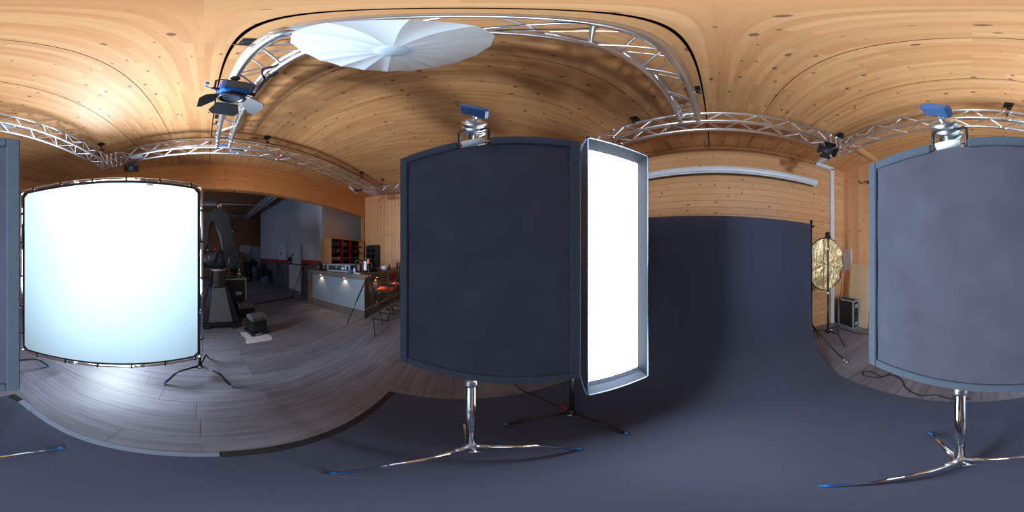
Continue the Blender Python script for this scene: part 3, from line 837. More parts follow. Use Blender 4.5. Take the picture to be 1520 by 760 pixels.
# --- diffusion frame
t = thing('diffusion_frame', 'large white diffusion cloth in a silver tube frame, glowing from behind', 'diffuser', (.4759 * 1.52, -.8795 * 1.52, 0), math.atan2(-.4759, -.8795))
s0, s1, z0, z1 = -1.10, .795, .345, 2.352
def rrect(x0, x1, y, za, zb_, r, n=6):
    out = []
    for cx, cz, a in ((x1 - r, za + r, -PI / 2), (x1 - r, zb_ - r, 0), (x0 + r, zb_ - r, PI / 2), (x0 + r, za + r, PI)):
        for k in range(n + 1):
            aa = a + PI / 2 * k / n
            out.append((cx + r * math.cos(aa), y, cz + r * math.sin(aa)))
    return out
fr = rrect(s0, s1, 0, z0, z1, .06)
MB().tube(fr + [fr[0], fr[1]], .0135, 12, cap=False).build('frame_tube', 'chrome', t)
for f in (.33, .66):
    x = s0 + (s1 - s0) * f
    for z in (z0, z1): MB().tube([(x - .05, 0, z), (x + .05, 0, z)], .016, 10).build('tube_joint', 'cast', t)
def octo(x0, x1, y, za, zb_, c):
    return [(x0 + c, y, za), (x1 - c, y, za), (x1, y, za + c), (x1, y, zb_ - c), (x1 - c, y, zb_), (x0 + c, y, zb_), (x0, y, zb_ - c), (x0, y, za + c)]
iO, iI = octo(s0 + .028, s1 - .028, 0, z0 + .028, z1 - .028, .05), octo(s0 + .05, s1 - .05, 0, z0 + .05, z1 - .05, .045)
MB().add(iI, [(0, 1, 2, 3, 4, 5, 6, 7)]).build('diffusion_cloth', 'scrim', t)
o = [(p[0], -.004, p[2]) for p in iO] + [(p[0], -.004, p[2]) for p in iI] + [(p[0], .004, p[2]) for p in iO] + [(p[0], .004, p[2]) for p in iI]
fs = []
for i in range(8):
    j = (i + 1) % 8
    fs += [(i, j, 8 + j, 8 + i), (16 + i, 24 + i, 24 + j, 16 + j), (i, 16 + i, 16 + j, j), (8 + i, 8 + j, 24 + j, 24 + i)]
MB().add(o, fs).build('black_edging', 'tape_black', t)
def tie(x, z, vert):
    m = MB()
    if vert: m.box(x - .02, x + .035, -.018, .018, z - .008, z + .008, bev=.003)
    else: m.box(x - .008, x + .008, -.018, .018, z - .02, z + .035, bev=.003)
    m.build('tie', 'black_plastic', t)
for k in range(6):
    x = s0 + .17 + k * (s1 - s0 - .30) / 5
    tie(x, z1 - .018, False); tie(x + .05, z0 + .003, False)
for z in (.62, .98, 1.34, 1.72, 2.06):
    tie(s1 - .018, z, True); tie(s0 + .003, z, True)
sw = MB().box(.22, .28, -.006, -.004, z1 - .075, z1 - .05); sw.build('care_label', 'label', t)
c_stand('black stand holding the right side of the white diffusion frame', (.047, -1.775), .16, [(.385, -1.522), (-.26, -1.484), (-.063, -2.16)], 2.2, 'black_metal', 'black_metal', collars=(.95, 1.6), kz=1.0, knee=.66)
c_stand('black stand holding the left side of the white diffusion frame, by the pale flag', (1.735, -.76), .16, [(1.587, -1.133), (1.339, -.62), (2.10, -.55)], 2.2, 'black_metal', 'black_metal', collars=(.95, 1.6), kz=1.0, knee=.66)

# =================================================================== BACKDROP
t = thing('paper_backdrop', 'wide charcoal paper backdrop sweeping from its crossbar down onto the floor', 'backdrop', (0, 1.75, 0))
prof = []                                       # (offset forward from the hanging plane, z)
for k in range(8): prof.append((0, 2.01 - (2.01 - .95) * k / 8))
for k in range(17):
    a = PI / 2 * k / 16
    prof.append((.62 * (1 - math.cos(a)) ** 1.25, .95 - .946 * math.sin(a) ** .62 if k else .95))
R2 = []
for k in range(17):
    a = k / 16
    f = .60 * a ** 2.2
    R2.append((f, max(.004, .95 * (1 - a) ** 1.75 + .004)))
prof = prof[:8] + R2
yend = -.56
for k in range(1, 11): prof.append((None, k / 10))
rows = []
NX = 16
for f, z in prof:
    r = []
    for j in range(NX + 1):
        g = j / NX                              # 0 left, 1 right
        ytop = 1.64 + .19 * g
        if f is None:
            y = (ytop - .60) + (yend - (ytop - .60)) * z; zz = .004
        else:
            y = ytop - f; zz = z
        xl, xr = -1.30, 1.20 + .07 * min(1, max(0, (1.2 - y) / 1.7))
        x = xl + (xr - xl) * g
        zz += .0015 * math.sin(x * 3 + y * 2) * (1 if zz < .01 else 0) + .0015 * (zz < .01)
        y += .006 * math.sin(g * 9 + zz * 2) * (1 if zz > .3 else 0)
        r.append((x, y - 1.75, zz))
    rows.append(r)
MB().grid(rows).build('paper', 'paper', t)
MB().tube([(-1.36, -.085, 1.985), (1.275, .11, 1.985)], .016, 12).build('crossbar', 'black_metal', t)
def light_stand(label, hub, feet, top):
    hub = Vector((hub[0], hub[1], 0))
    t = thing('backdrop_stand', label, 'stand', hub)
    MB().tube([(0, 0, .12), (0, 0, 1.1)], .016, 12).build('column', 'black_metal', t)
    MB().tube([(0, 0, 1.1), (0, 0, top)], .012, 12).build('column', 'black_metal', t)
    MB().lathe([(.02, 1.07), (.026, 1.08), (.026, 1.12), (.016, 1.13)], 14).build('collar', 'black_plastic', t)
    MB().sphere((0, 0, top + .015), .026, 10).tube([(-.03, 0, top - .045), (.03, 0, top - .045)], .012, 8).build('spigot', 'black_plastic', t)
    MB().tube([(.0, 0, top - .075), (.0, 0, top - .055)], .02, 12).build('blue_ring', 'rubber_blue', t)
    MB().lathe([(.02, .50), (.028, .51), (.028, .55), (.02, .56)], 14).build('spreader', 'black_plastic', t)
    for fx, fy in feet:
        d = Vector((fx, fy, 0)) - hub; u = d.normalized(); L = d.length
        l = MB().tube([u * .02 + Vector((0, 0, .53)), u * (L * .985) + Vector((0, 0, .045))], .011, 10).build('leg', 'black_metal', t)
        e = u * L
        MB().tube([u * (L - .05) + Vector((0, 0, .075)), u * (L - .015) + Vector((0, 0, .045))], .017, 10).sphere((e.x, e.y, .026), .026, 10).build('caster', 'chrome', l)
light_stand('black backdrop stand with chrome casters at the right edge of the paper', (1.275, 1.93), [(1.45, 1.41), (1.69, 2.30), (.90, 2.35)], 2.05)
light_stand('black backdrop stand behind the softbox at the left edge of the paper', (-1.36, 1.72), [(-1.75, 1.40), (-1.62, 2.15), (-1.0, 2.05)], 2.05)
# gaffer tape along the near edge of the paper
def tape(pts, wd, mat, label):
    P = [Vector((p[0], p[1], 0)) for p in pts]; c = P[0].copy(); rows = []
    for i, p in enumerate(P):
        tn = (P[min(i + 1, len(P) - 1)] - P[max(0, i - 1)]).normalized(); nn = Vector((-tn.y, tn.x, 0))
        a, b = p - c + nn * wd / 2, p - c - nn * wd / 2
        rows.append([(a.x, a.y, .0015), (a.x, a.y, .0085), (b.x, b.y, .0085), (b.x, b.y, .0015)])
    o = MB().grid(rows, False).build('floor_tape', mat)
    tag(o, label, 'tape', loc=(c.x, c.y, 0))
tape([(1.262, -.50), (1.20, -.535), (1.15, -.548)], .06, 'tape_black', 'short black tape at the paper corner under the pale flag')
tape([(1.16, -.545), (1.06, -.556), (.98, -.560)], .055, 'tape_grey', 'short blue-grey tape piece with torn end by the paper corner')
tape([(.985, -.562), (.6, -.562), (.25, -.568), (-.06, -.575)], .045, 'tape_grey', 'long blue-grey tape strip along the front edge of the paper')
tape([(-.055, -.575), (-.5, -.585), (-.9, -.585), (-1.30, -.575)], .055, 'tape_black', 'long black tape strip along the front edge of the paper')
# =================================================================== RIGHT CORNER
# gold reflector on its stand
t = thing('gold_reflector', 'round crumpled gold reflector with black rim beside the backdrop', 'reflector', (1.79, 2.225, 1.43), math.atan2(.07, .83))
rows = []
for i in range(15):
    f = i / 14; row = []
    for k in range(61):
        a = 2 * PI * k / 60
        rx, rz = .435 * f, .458 * f
        fold = .016 * f * math.sin(a * 7 + 3 * math.sin(a * 2)) + .010 * math.sin(f * 9 + a * 3) * f
        row.append((rx * math.cos(a), fold, rz * math.sin(a)))
    rows.append(row)
MB().grid(rows).build('gold_cloth', 'gold', t)
rm = [(.437 * math.cos(2 * PI * k / 48), .016 * math.sin(2 * PI * k / 48 * 7 + 3 * math.sin(2 * PI * k / 48 * 2)), .457 * math.sin(2 * PI * k / 48)) for k in range(49)]
MB().tube(rm, .009, 8, cap=False).build('rim', 'black_plastic', t)
t = c_stand('black stand in front of the gold reflector', (1.725, 2.105), .23, [(1.775, 1.74), (2.12, 2.25), (1.45, 2.35)], 1.90, 'black_metal', 'black_metal', collars=(.95, 1.7), kz=.95)
MB().box(-.05, .05, -.03, .03, 1.875, 1.905, bev=.006).box(-.02, .02, -.03, .05, 1.88, 1.975, bev=.006).build('clamp_head', 'black_plastic', t)
# white cable trunking down the wall
t = thing('cable_trunking', 'white cable trunking running along the ceiling edge and down the board wall', 'trunking', (2.36, YF, 0))
MB().box(-.05, .05, -.06, 0, 0, 3.70, bev=.006).build('vertical_duct', 'white_plastic', t)
MB().box(-.44, .05, -.06, 0, 3.66, 3.755, bev=.006).build('horizontal_duct', 'white_plastic', t)
d = MB().hexa([(-.44, -.46, zc(2, 2.3) - .055), (-.35, -.46, zc(2, 2.3) - .055), (-.35, 0, 3.71), (-.44, 0, 3.71)], [(-.44, -.46, zc(2, 2.3)), (-.35, -.46, zc(2, 2.3)), (-.35, 0, 3.765), (-.44, 0, 3.765)])
d.build('ceiling_duct', 'white_plastic', t)
# projector screen case
t = thing('projector_screen_case', 'long white roll-up screen case fixed across the board wall', 'screen case', (.02, YF - .003, 3.085))
sx0, sx1 = -1.87, 1.87
MB().prism([(0, .0), (-.07, .0), (-.115, .025), (-.125, .06), (-.115, .115), (-.09, .14), (0, .145)], sx0, sx1, 'yz').build('case_shell', 'white_plastic', t)
MB().prism([(-.10, -.006), (-.02, -.006), (-.02, .006), (-.10, .012)], sx0 + .05, sx1 - .05, 'yz').build('slot', 'black_plastic', t)
MB().box(sx0 + .06, sx1 - .06, -.12, -.09, -.022, .004, bev=.003).build('bottom_bar', 'white_plastic', t)
for x in (sx0, sx1):
    MB().prism([(0, -.006), (-.075, -.006), (-.122, .02), (-.132, .06), (-.122, .12), (-.095, .147), (0, .152)], x - .012, x + .012, 'yz').build('end_cap', 'white_plastic', t)
cable('cable', [(1.85, YF - .03, 3.14), (1.86, YF - .03, 3.28), (1.80, YF - .05, 3.36), (1.90, 2.55, 3.44), (1.70, 2.2, 3.40), (1.52, 1.86, 3.30)], .004, 'white_plastic', 'thin pale cable from the screen case up to the corner spotlight')
# hook on the niche wall
t = thing('wall_hook', 'black bent bracket on the niche wall beside the pale flag', 'hook', (XN, 2.08, 3.22))
MB().tube([(0, -.05, .01), (-.06, -.02, .02), (-.10, .10, -.02), (-.12, .12, .06)], .012, 8).build('hook_arm', 'black_metal', t)
MB().box(-.012, 0, -.08, -.02, -.03, .05, bev=.003).build('hook_plate', 'black_metal', t)
# boards leaning in the corner
b = MB().box(-.018, 0, -.13, .13, 0, .50).build('white_board', 'white_paint'); tag(b, 'white panel hung in the corner behind the gold reflector', 'board', loc=(XN - .002, 2.63, 1.235))
b = MB().hexa([(-.10, -.27, 0), (-.085, -.27, 0), (-.085, .26, 0), (-.10, .26, 0)], [(-.025, -.27, 1.385), (-.01, -.27, 1.385), (-.01, .26, 1.385), (-.025, .26, 1.385)]).build('plywood_sheet', 'plywood'); tag(b, 'taller pale plywood sheet leaning in the niche', 'board', loc=(XN, 2.25, 0))
b = MB().hexa([(-.135, -.26, 0), (-.12, -.26, 0), (-.12, .26, 0), (-.135, .26, 0)], [(-.058, -.26, 1.06), (-.043, -.26, 1.06), (-.043, .26, 1.06), (-.058, .26, 1.06)]).build('plywood_sheet', 'plywood'); tag(b, 'shorter plywood sheet leaning in front of the taller one', 'board', loc=(XN, 2.24, 0))
# flight case
t = thing('flight_case', 'black flight case with silver edges standing on end in the corner', 'case', (2.515, 2.385, 0), 0)
hx, hy, hz_ = .085, .21, .64
MB().box(-hx + .006, hx - .006, -hy + .006, hy - .006, .012, hz_ - .006).build('case_panel', 'case_lam', t)
e = MB()
for sx in (-1, 1):
    for sy in (-1, 1):
        e.box(sx * hx - .014, sx * hx + .014, sy * hy - .014, sy * hy + .014, 0, hz_)
    for zz in (.012, hz_ - .012):
        e.box(sx * hx - .014, sx * hx + .014, -hy, hy, zz - .012, zz + .012)
for sy in (-1, 1):
    for zz in (.012, hz_ - .012):
        e.box(-hx, hx, sy * hy - .014, sy * hy + .014, zz - .012, zz + .012)
e.build('edge_profile', 'silver', t)
for sx in (-1, 1):
    for sy in (-1, 1):
        for zz in (.02, hz_ - .02): MB().sphere((sx * hx, sy * hy, zz), .02, 8).build('corner_ball', 'cast', t)
for zz in (.12, .52): MB().box(-.04, .04, -hy - .018, -hy - .004, zz - .04, zz + .04, bev=.005).build('butterfly_latch', 'silver', t)
MB().box(-.045, .045, -hy - .02, -hy - .004, .27, .37, bev=.006).build('handle_dish', 'black_plastic', t)
MB().box(-hx - .012, -hx + .004, .06, .12, .60, .61).build('maker_plate', 'label', t)
# cables on the floor, right side
cable('cable', [(1.30, .02, .012), (1.286, .166, .008), (1.331, .296, .008), (1.29, .428, .008), (1.362, .584, .008), (1.50, .70, .008), (1.534, .839, .008), (1.43, .91, .008), (1.368, 1.06, .008), (1.43, 1.13, .008), (1.48, 1.04, .008), (1.46, .90, .008), (1.62, .88, .008), (1.80, 1.1, .008), (2.2, 1.5, .008)], .006, 'black_plastic', 'black cable with a loop snaking beside the paper edge on the right')
cable('cable', [(2.34, 2.40, 1.0), (2.30, 2.42, .7), (2.24, 2.45, .35), (2.26, 2.42, .05), (2.30, 2.2, .010), (2.35, 1.9, .008), (2.6, 1.6, .008)], .007, 'black_plastic', 'black cable hanging behind the reflector and along the floor by the flight case')
cable('cable', [(-1.75, .35, .008), (-1.504, .495, .008), (-1.34, .536, .012), (-1.177, .618, .014), (-.978, .672, .014), (-.94, .68, .018)], .006, 'black_plastic', 'black cable running from the plank floor to the softbox stand')
# =================================================================== ROBOT ARM
t = thing('robot_arm', 'big black industrial robot arm standing behind the white diffusion frame', 'robot', (-.33, -3.55, 0))
def RX(poly): return [(x + .33, z) for x, z in poly]
MB().box(-.46, .42, -.35, .27, .03, .10, bev=.015).box(-.36, -.22, .25, .31, .0, .06, bev=.01).box(.20, .34, .25, .31, .0, .06, bev=.01).box(-.46, -.36, -.30, -.2, 0, .05, bev=.01).build('base_plate', 'robot', t)
m = MB().hexa([(-.25, -.30, .15), (.24, -.30, .15), (.24, .29, .15), (-.25, .29, .15)], [(-.10, -.16, .93), (.16, -.16, .93), (.16, .13, .93), (-.10, .13, .93)])
m.build('pedestal_cover', 'robot_grey', t)
MB().box(-.255, .245, -.31, .30, .08, .17, bev=.012).build('pedestal_foot', 'robot', t)
MB().hexa([(-.43, -.34, .10), (.40, -.34, .10), (.40, .18, .10), (-.43, .18, .10)], [(-.17, -.24, .90), (.22, -.24, .90), (.22, .06, .90), (-.17, .06, .90)]).build('pedestal_body', 'robot', t)
MB().lathe([(.19, .90), (.20, .92), (.18, .98), (.165, 1.0), (.165, 1.27), (.15, 1.30), (.12, 1.33)], 32, org=(.03, -.02, 0)).build('turntable', 'robot', t)
rg = MB().lathe([(.166, 1.25), (.172, 1.255), (.172, 1.285), (.16, 1.295)], 32, org=(.03, -.02, 0)).build('turntable_ring', 'silver', t)
for k in range(8):
    a = 2 * PI * k / 8
    MB().tube([(.03 + .165 * math.cos(a), -.02 + .165 * math.sin(a), 1.285), (.03 + .165 * math.cos(a), -.02 + .165 * math.sin(a), 1.30)], .012, 8).build('bolt', 'cast', t)
MB().tube([(.36, .02, 1.50), (.33, .02, 1.50), (-.02, .02, 1.50), (-.12, .02, 1.47), (-.16, .02, 1.46)], [.15, .185, .20, .19, .14], 28).build('shoulder', 'robot', t)
MB().sphere((.13, .05, 1.52), .20, 20, sc=(1, .95, .85)).build('shoulder_motor', 'robot', t)
MB().prism(RX([(-.312, 2.608), (-.398, 2.58), (-.484, 2.475), (-.542, 2.222), (-.614, 1.93), (-.702, 1.642), (-.776, 1.396), (-.74, 1.32), (-.62, 1.30), (-.50, 1.33), (-.441, 1.40), (-.383, 1.712), (-.326, 1.998), (-.241, 2.215), (-.156, 2.362), (-.156, 2.467), (-.212, 2.559)]), .02, .24, 'xz', inset=.03).build('lower_arm', 'robot', t)
MB().tube([(-.27, .20, 1.46), (-.27, .248, 1.46), (-.27, .256, 1.46)], [.11, .11, .09], 26).build('joint_cover', 'robot', t)
MB().prism(RX([(.10, 2.60), (-.087, 2.597), (-.20, 2.55), (-.21, 2.40), (-.145, 2.229), (-.116, 2.007), (-.087, 1.787), (.0, 1.66), (.09, 1.66), (.12, 2.1), (.20, 2.35), (.20, 2.52)]), -.26, .0, 'xz', inset=.04).build('forearm', 'robot', t)
MB().tube([(.10, -.25, 2.45), (.10, .06, 2.45)], .13, 26).build('elbow', 'robot', t)
MB().tube([(.27, -.12, 1.72), (.27, -.12, 1.60), (.27, -.12, 1.50)], [.08, .07, .05], 20).build('wrist', 'cast', t)
e = MB().tube([(.0, .12, 2.59), (.0, .12, 2.63)], .012, 8)
rngp = [(.035 * math.cos(2 * PI * k / 16), .12, 2.665 + .035 * math.sin(2 * PI * k / 16)) for k in range(17)]
e.tube(rngp, .010, 8, cap=False).build('lifting_eye', 'chrome', t)
MB().tube([(.13, .22, 1.40), (.10, .26, 1.60), (.05, .28, 1.70), (-.05, .24, 1.62)], .016, 8).build('hose', 'black_plastic', t)
MB().sphere((.10, .14, 1.705), .025, 10).build('red_button', 'red', t)
# ribbed counterweight boxes
def rib_box(label, loc, rz, w_, d_, h_):
    t = thing('ribbed_unit', label, 'equipment box', loc, rz)
    MB().box(-w_ / 2 - .03, w_ / 2 + .03, -d_ / 2 - .03, d_ / 2 + .03, 0, .07, bev=.01).build('foot', 'robot', t)
    MB().box(-w_ / 2, w_ / 2, -d_ / 2, d_ / 2, .07, h_ * .74, bev=.012).build('body', 'robot', t)
    n = 6
    for k in range(n):
        x = -w_ / 2 + w_ * (k + .5) / n
        pts = [(-d_ * .47, h_ * .73), (d_ * .47, h_ * .73), (d_ * .44, h_ * .86), (d_ * .30, h_ * .96), (0, h_), (-d_ * .30, h_ * .96), (-d_ * .44, h_ * .86)]
        MB().prism(pts, x - w_ / n * .36, x + w_ / n * .36, 'yz').build('rib', 'robot_grey', t)
    MB().box(-.01, .11, d_ / 2 + .028, d_ / 2 + .034, .02, .05).build('type_plate', 'silver', t)
    return t
rib_box('black ribbed unit standing on a pale cloth beside the robot', (-.98, -2.965, .006), PI + .18 - PI, .30, .30, .42)
rib_box('black ribbed unit on the floor right behind the robot base', (-.98, -3.86, 0), .05, .40, .36, .42)
rows = []
for i in range(9):
    rows.append([(-.69 - .46 * j / 8 + .02 * math.sin(i), -3.03 + .50 * i / 8 + .04 * (j / 8) * (1 - i / 8) * 4, .003 + .0012 * (1 + math.sin(i * 1.7 + j * 2.3))) for j in range(9)])
cl = MB().grid([[(p[0] + .93, p[1] + 2.8, p[2]) for p in r] for r in rows]).build('floor_cloth', 'cloth_white'); tag(cl, 'pale cloth lying on the planks under the ribbed unit', 'cloth', loc=(-.93, -2.8, 0))
# black floor cable in the back
cable('cable', [(-1.1, -4.75, .01), (-1.8, -4.95, .01), (-2.6, -5.1, .01), (-3.2, -5.2, .01)], .02, 'black_plastic', 'thick black cable across the dark floor behind the ribbed units')
# flight case with fittings right behind the robot
t = thing('flight_case', 'dark flight case with pale metal edges right behind the robot', 'case', (-.80, -4.35, 0), .0)
MB().box(-.27, .27, -.25, .25, .06, .98).build('case_panel', 'case_lam', t)
e = MB()
for sx in (-.27, .27):
    for sy in (-.25, .25): e.box(sx - .015, sx + .015, sy - .015, sy + .015, .06, .985)
for sy in (-.25, .25): e.box(-.27, .27, sy - .015, sy + .015, .955, .99)
for sx in (-.27, .27): e.box(sx - .015, sx + .015, -.25, .25, .955, .99)
e.build('edge_profile', 'silver', t)
MB().box(-.16, .0, .25, .262, .55, .64, bev=.004).build('handle_dish', 'silver', t)
for sx in (-.2, .2):
    for sy in (-.18, .18): MB().tube([(sx - .02, sy, .03), (sx + .02, sy, .03)], .03, 12).build('caster', 'black_plastic', t)
t = thing('grip_rod', 'upright silver rod with two clamps on the flight case', 'rod', (-.93, -4.28, .985))
MB().tube([(0, 0, 0), (0, 0, .40)], .013, 10).build('rod', 'chrome', t)
for z in (.10, .36): MB().lathe([(.02, -.04), (.042, -.03), (.042, .03), (.02, .04)], 14, (0, 1, 0), (0, 0, z)).build('clamp', 'cast', t)
MB().box(-.03, .03, -.03, .03, 0, .012).build('rod_foot', 'cast', t)

# =================================================================== BAR
t = thing('bar_counter', 'grey blue bar counter with warm spots under its worktop', 'bar', (-3.2, -2.13, 0))
MB().box(-.62, -.03, -1.98, -.03, .25, 1.0).build('carcass', 'bar_front2', t)
MB().box(-2.45, -.62, -.60, -.03, .25, 1.0).build('carcass', 'bar_front2', t)
for k, (a, b) in enumerate(((-1.98, -1.02), (-1.015, -.0))):
    MB().box(-.03, 0, a, b, .25, 1.0).build('front_panel', 'bar_front', t)
for a, b in ((-.85, -.0), (-1.65, -.855), (-2.45, -1.655)):
    MB().box(a, b - (.03 if b == 0 else 0), -.03, 0, .25, 1.0).build('front_panel', 'bar_front2', t, label='brown bar front panel')
MB().box(-.62, 0, -1.98, .0, 0, .24).build('plinth', 'kick_wood', t)
MB().box(-2.45, -.62, -.6, 0, 0, .24).build('plinth', 'kick_wood', t)
MB().box(0, .012, -1.98, .012, .235, .262).build('plinth_trim', 'silver', t)
MB().box(-2.45, 0, 0, .012, .235, .262).build('plinth_trim', 'silver', t)
MB().box(-.64, .06, -2.12, -1.98, 0, 1.02).build('end_panel', 'end_wood', t)
t2 = thing('bar_worktop', 'thick grey oak worktop lying on the bar counter', 'worktop', (-3.2, -2.13, 1.02))
MB().box(-.655, .08, -2.14, .08, 0, .115).build('slab', 'worktop', t2)
MB().box(-2.45, -.656, -.66, .08, 0, .115).build('slab', 'worktop', t2)
WT = 1.1355
for k, (x, y, nx, ny) in enumerate(((-3.15, -3.63, 1, 0), (-3.15, -2.72, 1, 0), (-3.72, -2.08, 0, 1), (-4.6, -2.08, 0, 1))):
    MB().tube([(x + 3.2, y + 2.13, 1.005), (x + 3.2, y + 2.13, 1.019)], .02, 14).build('spot_lamp', 'warm_spot', t)
    l = bpy.data.lights.new('bar_spot', 'SPOT'); l.energy = 5; l.color = (1, .70, .42); l.spot_size = math.radians(110); l.spot_blend = .8; l.shadow_soft_size = .02
    o = bpy.data.objects.new('bar_spot', l); COL.objects.link(o); o.location = (x, y, .995)
# --- things on the worktop
def on_top(x, y, name, label, cat, rz=0, group=None, z=WT):
    return thing(name, label, cat, (x, y, z), rz, group=group)
t = on_top(-3.52, -3.12, 'rack_amplifier', 'wide silver framed equipment case on the bar worktop', 'equipment', .17)
e = MB(); a, b, h = .20, .36, .20
for sy in (-b, b):
    e.box(a - .03, a, sy - .02, sy + .02, 0, h)
    e.box(-a, -a + .03, sy - .02, sy + .02, 0, h)
for z in (0, h - .03):
    e.box(a - .03, a, -b, b, z, z + .03); e.box(-a, -a + .03, -b, b, z, z + .03)
    for sy in (-b, b): e.box(-a, a, sy - .02, sy + .02, z, z + .03)
e.build('edge_frame', 'silver', t)
MB().box(-a + .01, a - .03, -b + .02, b - .02, .01, h - .01).build('case_body', 'case_lam', t)
MB().box(a - .03, a - .012, .10, .17, .06, .13).build('white_socket', 'white_plastic', t)
MB().box(a - .03, a - .012, .21, .25, .05, .16).build('white_module', 'white_plastic', t)
MB().tube([(a - .03, -.07, .12), (a - .01, -.07, .12)], .025, 12).build('dial', 'silver', t)
t = on_top(-3.42, -3.98, 'loudspeaker', 'small dark box speaker at the far end of the worktop', 'speaker')
MB().box(-.07, .07, -.07, .07, 0, .21, bev=.008).build('cabinet', 'black_plastic', t)
MB().lathe([(.05, 0), (.045, -.01), (.001, -.02)], 18, (1, 0, 0), (.071, 0, .08)).build('cone', 'robot_grey', t)
for x, y, lab in ((-3.42, -3.76, 'dark mug with a chrome lid left of the silver equipment case'), (-3.36, -3.58, 'dark mug with a chrome lid touching the silver equipment case')):
    t = on_top(x, y, 'mug', lab, 'mug', group=None)
    MB().lathe([(.038, 0), (.042, .01), (.045, .15), (.04, .155)], 18).build('body', 'black_plastic', t)
    MB().lathe([(.046, .15), (.046, .175), (.02, .19)], 18).build('lid', 'chrome', t)
    MB().tube([(.043, 0, .13), (.075, 0, .12), (.075, 0, .05), (.043, 0, .04)], .007, 8).build('handle', 'chrome', t)
t = on_top(-3.30, -2.62, 'crumpled_cloth', 'bright blue crumpled cloth on the worktop', 'cloth')
rows = []
for i in range(10):
    f = i / 9
    rows.append([(.085 * f * math.cos(2 * PI * k / 16) * (1 + .3 * math.sin(k * 3)), .09 * f * math.sin(2 * PI * k / 16), .012 + .09 * (1 - f) ** 1.2 * (1 + .5 * math.sin(k * 2 + i)) ) for k in range(17)])
MB().grid(rows).build('cloth', 'blue_cloth', t)
t = on_top(-3.36, -2.545, 'squeeze_bottle', 'white squeeze bottle with blue cap on the worktop', 'bottle')
MB().lathe([(.026, 0), (.03, .008), (.03, .10), (.014, .125)], 16).build('body', 'white_plastic', t)
MB().lathe([(.015, .125), (.015, .15), (.006, .175)], 14).build('cap', 'blue_knob', t)
b = MB().box(-.05, .05, -.08, .08, 0, .018, bev=.004).build('note_pad', 'label'); tag(b, 'small white pad at the worktop corner', 'pad', loc=(-3.26, -2.36, WT))
t = on_top(-3.50, -2.50, 'monitor_box', 'dark upright box behind the white squeeze bottle', 'box')
MB().box(-.03, .03, -.06, .06, 0, .24, bev=.006).build('case', 'black_plastic', t)
MB().box(.03, .034, -.05, .05, .05, .2).build('front', 'robot_grey', t)
t = on_top(-3.62, -2.72, 'bent_tap', 'chrome arched tap rising from the worktop', 'tap')
pt = [(0, 0, 0), (0, 0, .22)] + [(0, .09 - .09 * math.cos(a), .22 + .09 * math.sin(a)) for a in [PI * k / 8 for k in range(1, 9)]] + [(0, .18, .17)]
MB().tube(pt, .010, 10).build('spout', 'chrome', t); MB().lathe([(.03, 0), (.03, .02), (.014, .05)], 14).build('base', 'chrome', t)
t = on_top(-3.78, -2.36, 'camera_bag', 'dark lumpy gear bag on the worktop by the corner', 'bag')
MB().box(-.13, .13, -.11, .11, 0, .17, bev=.04).build('bag_body', 'black_plastic', t); MB().tube([(-.09, 0, .16), (-.06, 0, .24), (.06, 0, .24), (.09, 0, .16)], .012, 8).build('strap', 'robot_grey', t)
t = on_top(-3.98, -2.28, 'stills_camera', 'black camera lying on the worktop beside the teapot', 'camera')
MB().box(-.08, .08, -.05, .05, 0, .10, bev=.012).build('body', 'black_plastic', t); MB().tube([(0, .05, .05), (0, .13, .05)], .035, 16).build('lens', 'black_plastic', t); MB().box(-.02, .045, -.03, .03, .1, .125, bev=.006).build('finder', 'robot_grey', t)
t = on_top(-4.35, -2.20, 'teapot', 'white round teapot with blue lid knob on the bar', 'teapot', -.5)
MB().lathe([(.055, 0), (.085, .03), (.10, .07), (.085, .115), (.05, .135), (.05, .14), (.025, .15), (.008, .16)], 24).build('body', 'ceramic', t)
MB().tube([(-.08, 0, .05), (-.13, 0, .08), (-.16, 0, .135)], [.024, .016, .012], 10).build('spout', 'ceramic', t)
MB().tube([(.08, 0, .11), (.14, 0, .11), (.15, 0, .07), (.09, 0, .04)], .011, 8).build('handle', 'ceramic', t)
MB().sphere((0, 0, .17), .018, 10).build('lid_knob', 'blue_knob', t)
t = on_top(-4.05, -2.45, 'water_bottle', 'clear bottle with teal cap on the worktop behind the camera', 'bottle')
MB().lathe([(.03, 0), (.032, .01), (.032, .15), (.014, .19), (.014, .205)], 16).build('body', 'ware_blue', t); MB().lathe([(.016, .205), (.016, .235), (.004, .24)], 12).build('cap', 'blue_cloth', t)
for x, y, h, mt, cp, lab in ((-4.85, -2.25, .20, 'green_glass', 'blue_cloth', 'small dark green bottle on the bar right of the teapot'), (-5.25, -2.13, .30, 'brown_glass', 'green_glass', 'tall dark bottle on the bar near the dark flag'), (-5.45, -2.10, .28, 'brown_glass', 'orange', 'brown bottle with orange cap at the edge of the dark flag')):
    t = on_top(x, y, 'bottle', lab, 'bottle')
    MB().lathe([(.033, 0), (.036, .01), (.036, h * .58), (.014, h * .75), (.013, h * .93)], 16).build('body', mt, t)
    MB().lathe([(.016, h * .93), (.016, h), (.005, h + .002)], 12).build('cap', cp, t)
t = on_top(-5.0, -2.38, 'bowl', 'grey glass bowl on the bar beside the tall bottle', 'bowl')
MB().lathe([(.04, 0), (.08, .05), (.09, .10), (.084, .10), (.07, .05), (.03, .01), (.001, .01)], 22).build('bowl_body', 'ware', t)
b = MB().box(-.14, .14, -.1, .1, 0, .015, bev=.004).build('tray', 'black_plastic'); tag(b, 'flat black tray on the bar between teapot and bottles', 'tray', loc=(-4.62, -2.36, WT))
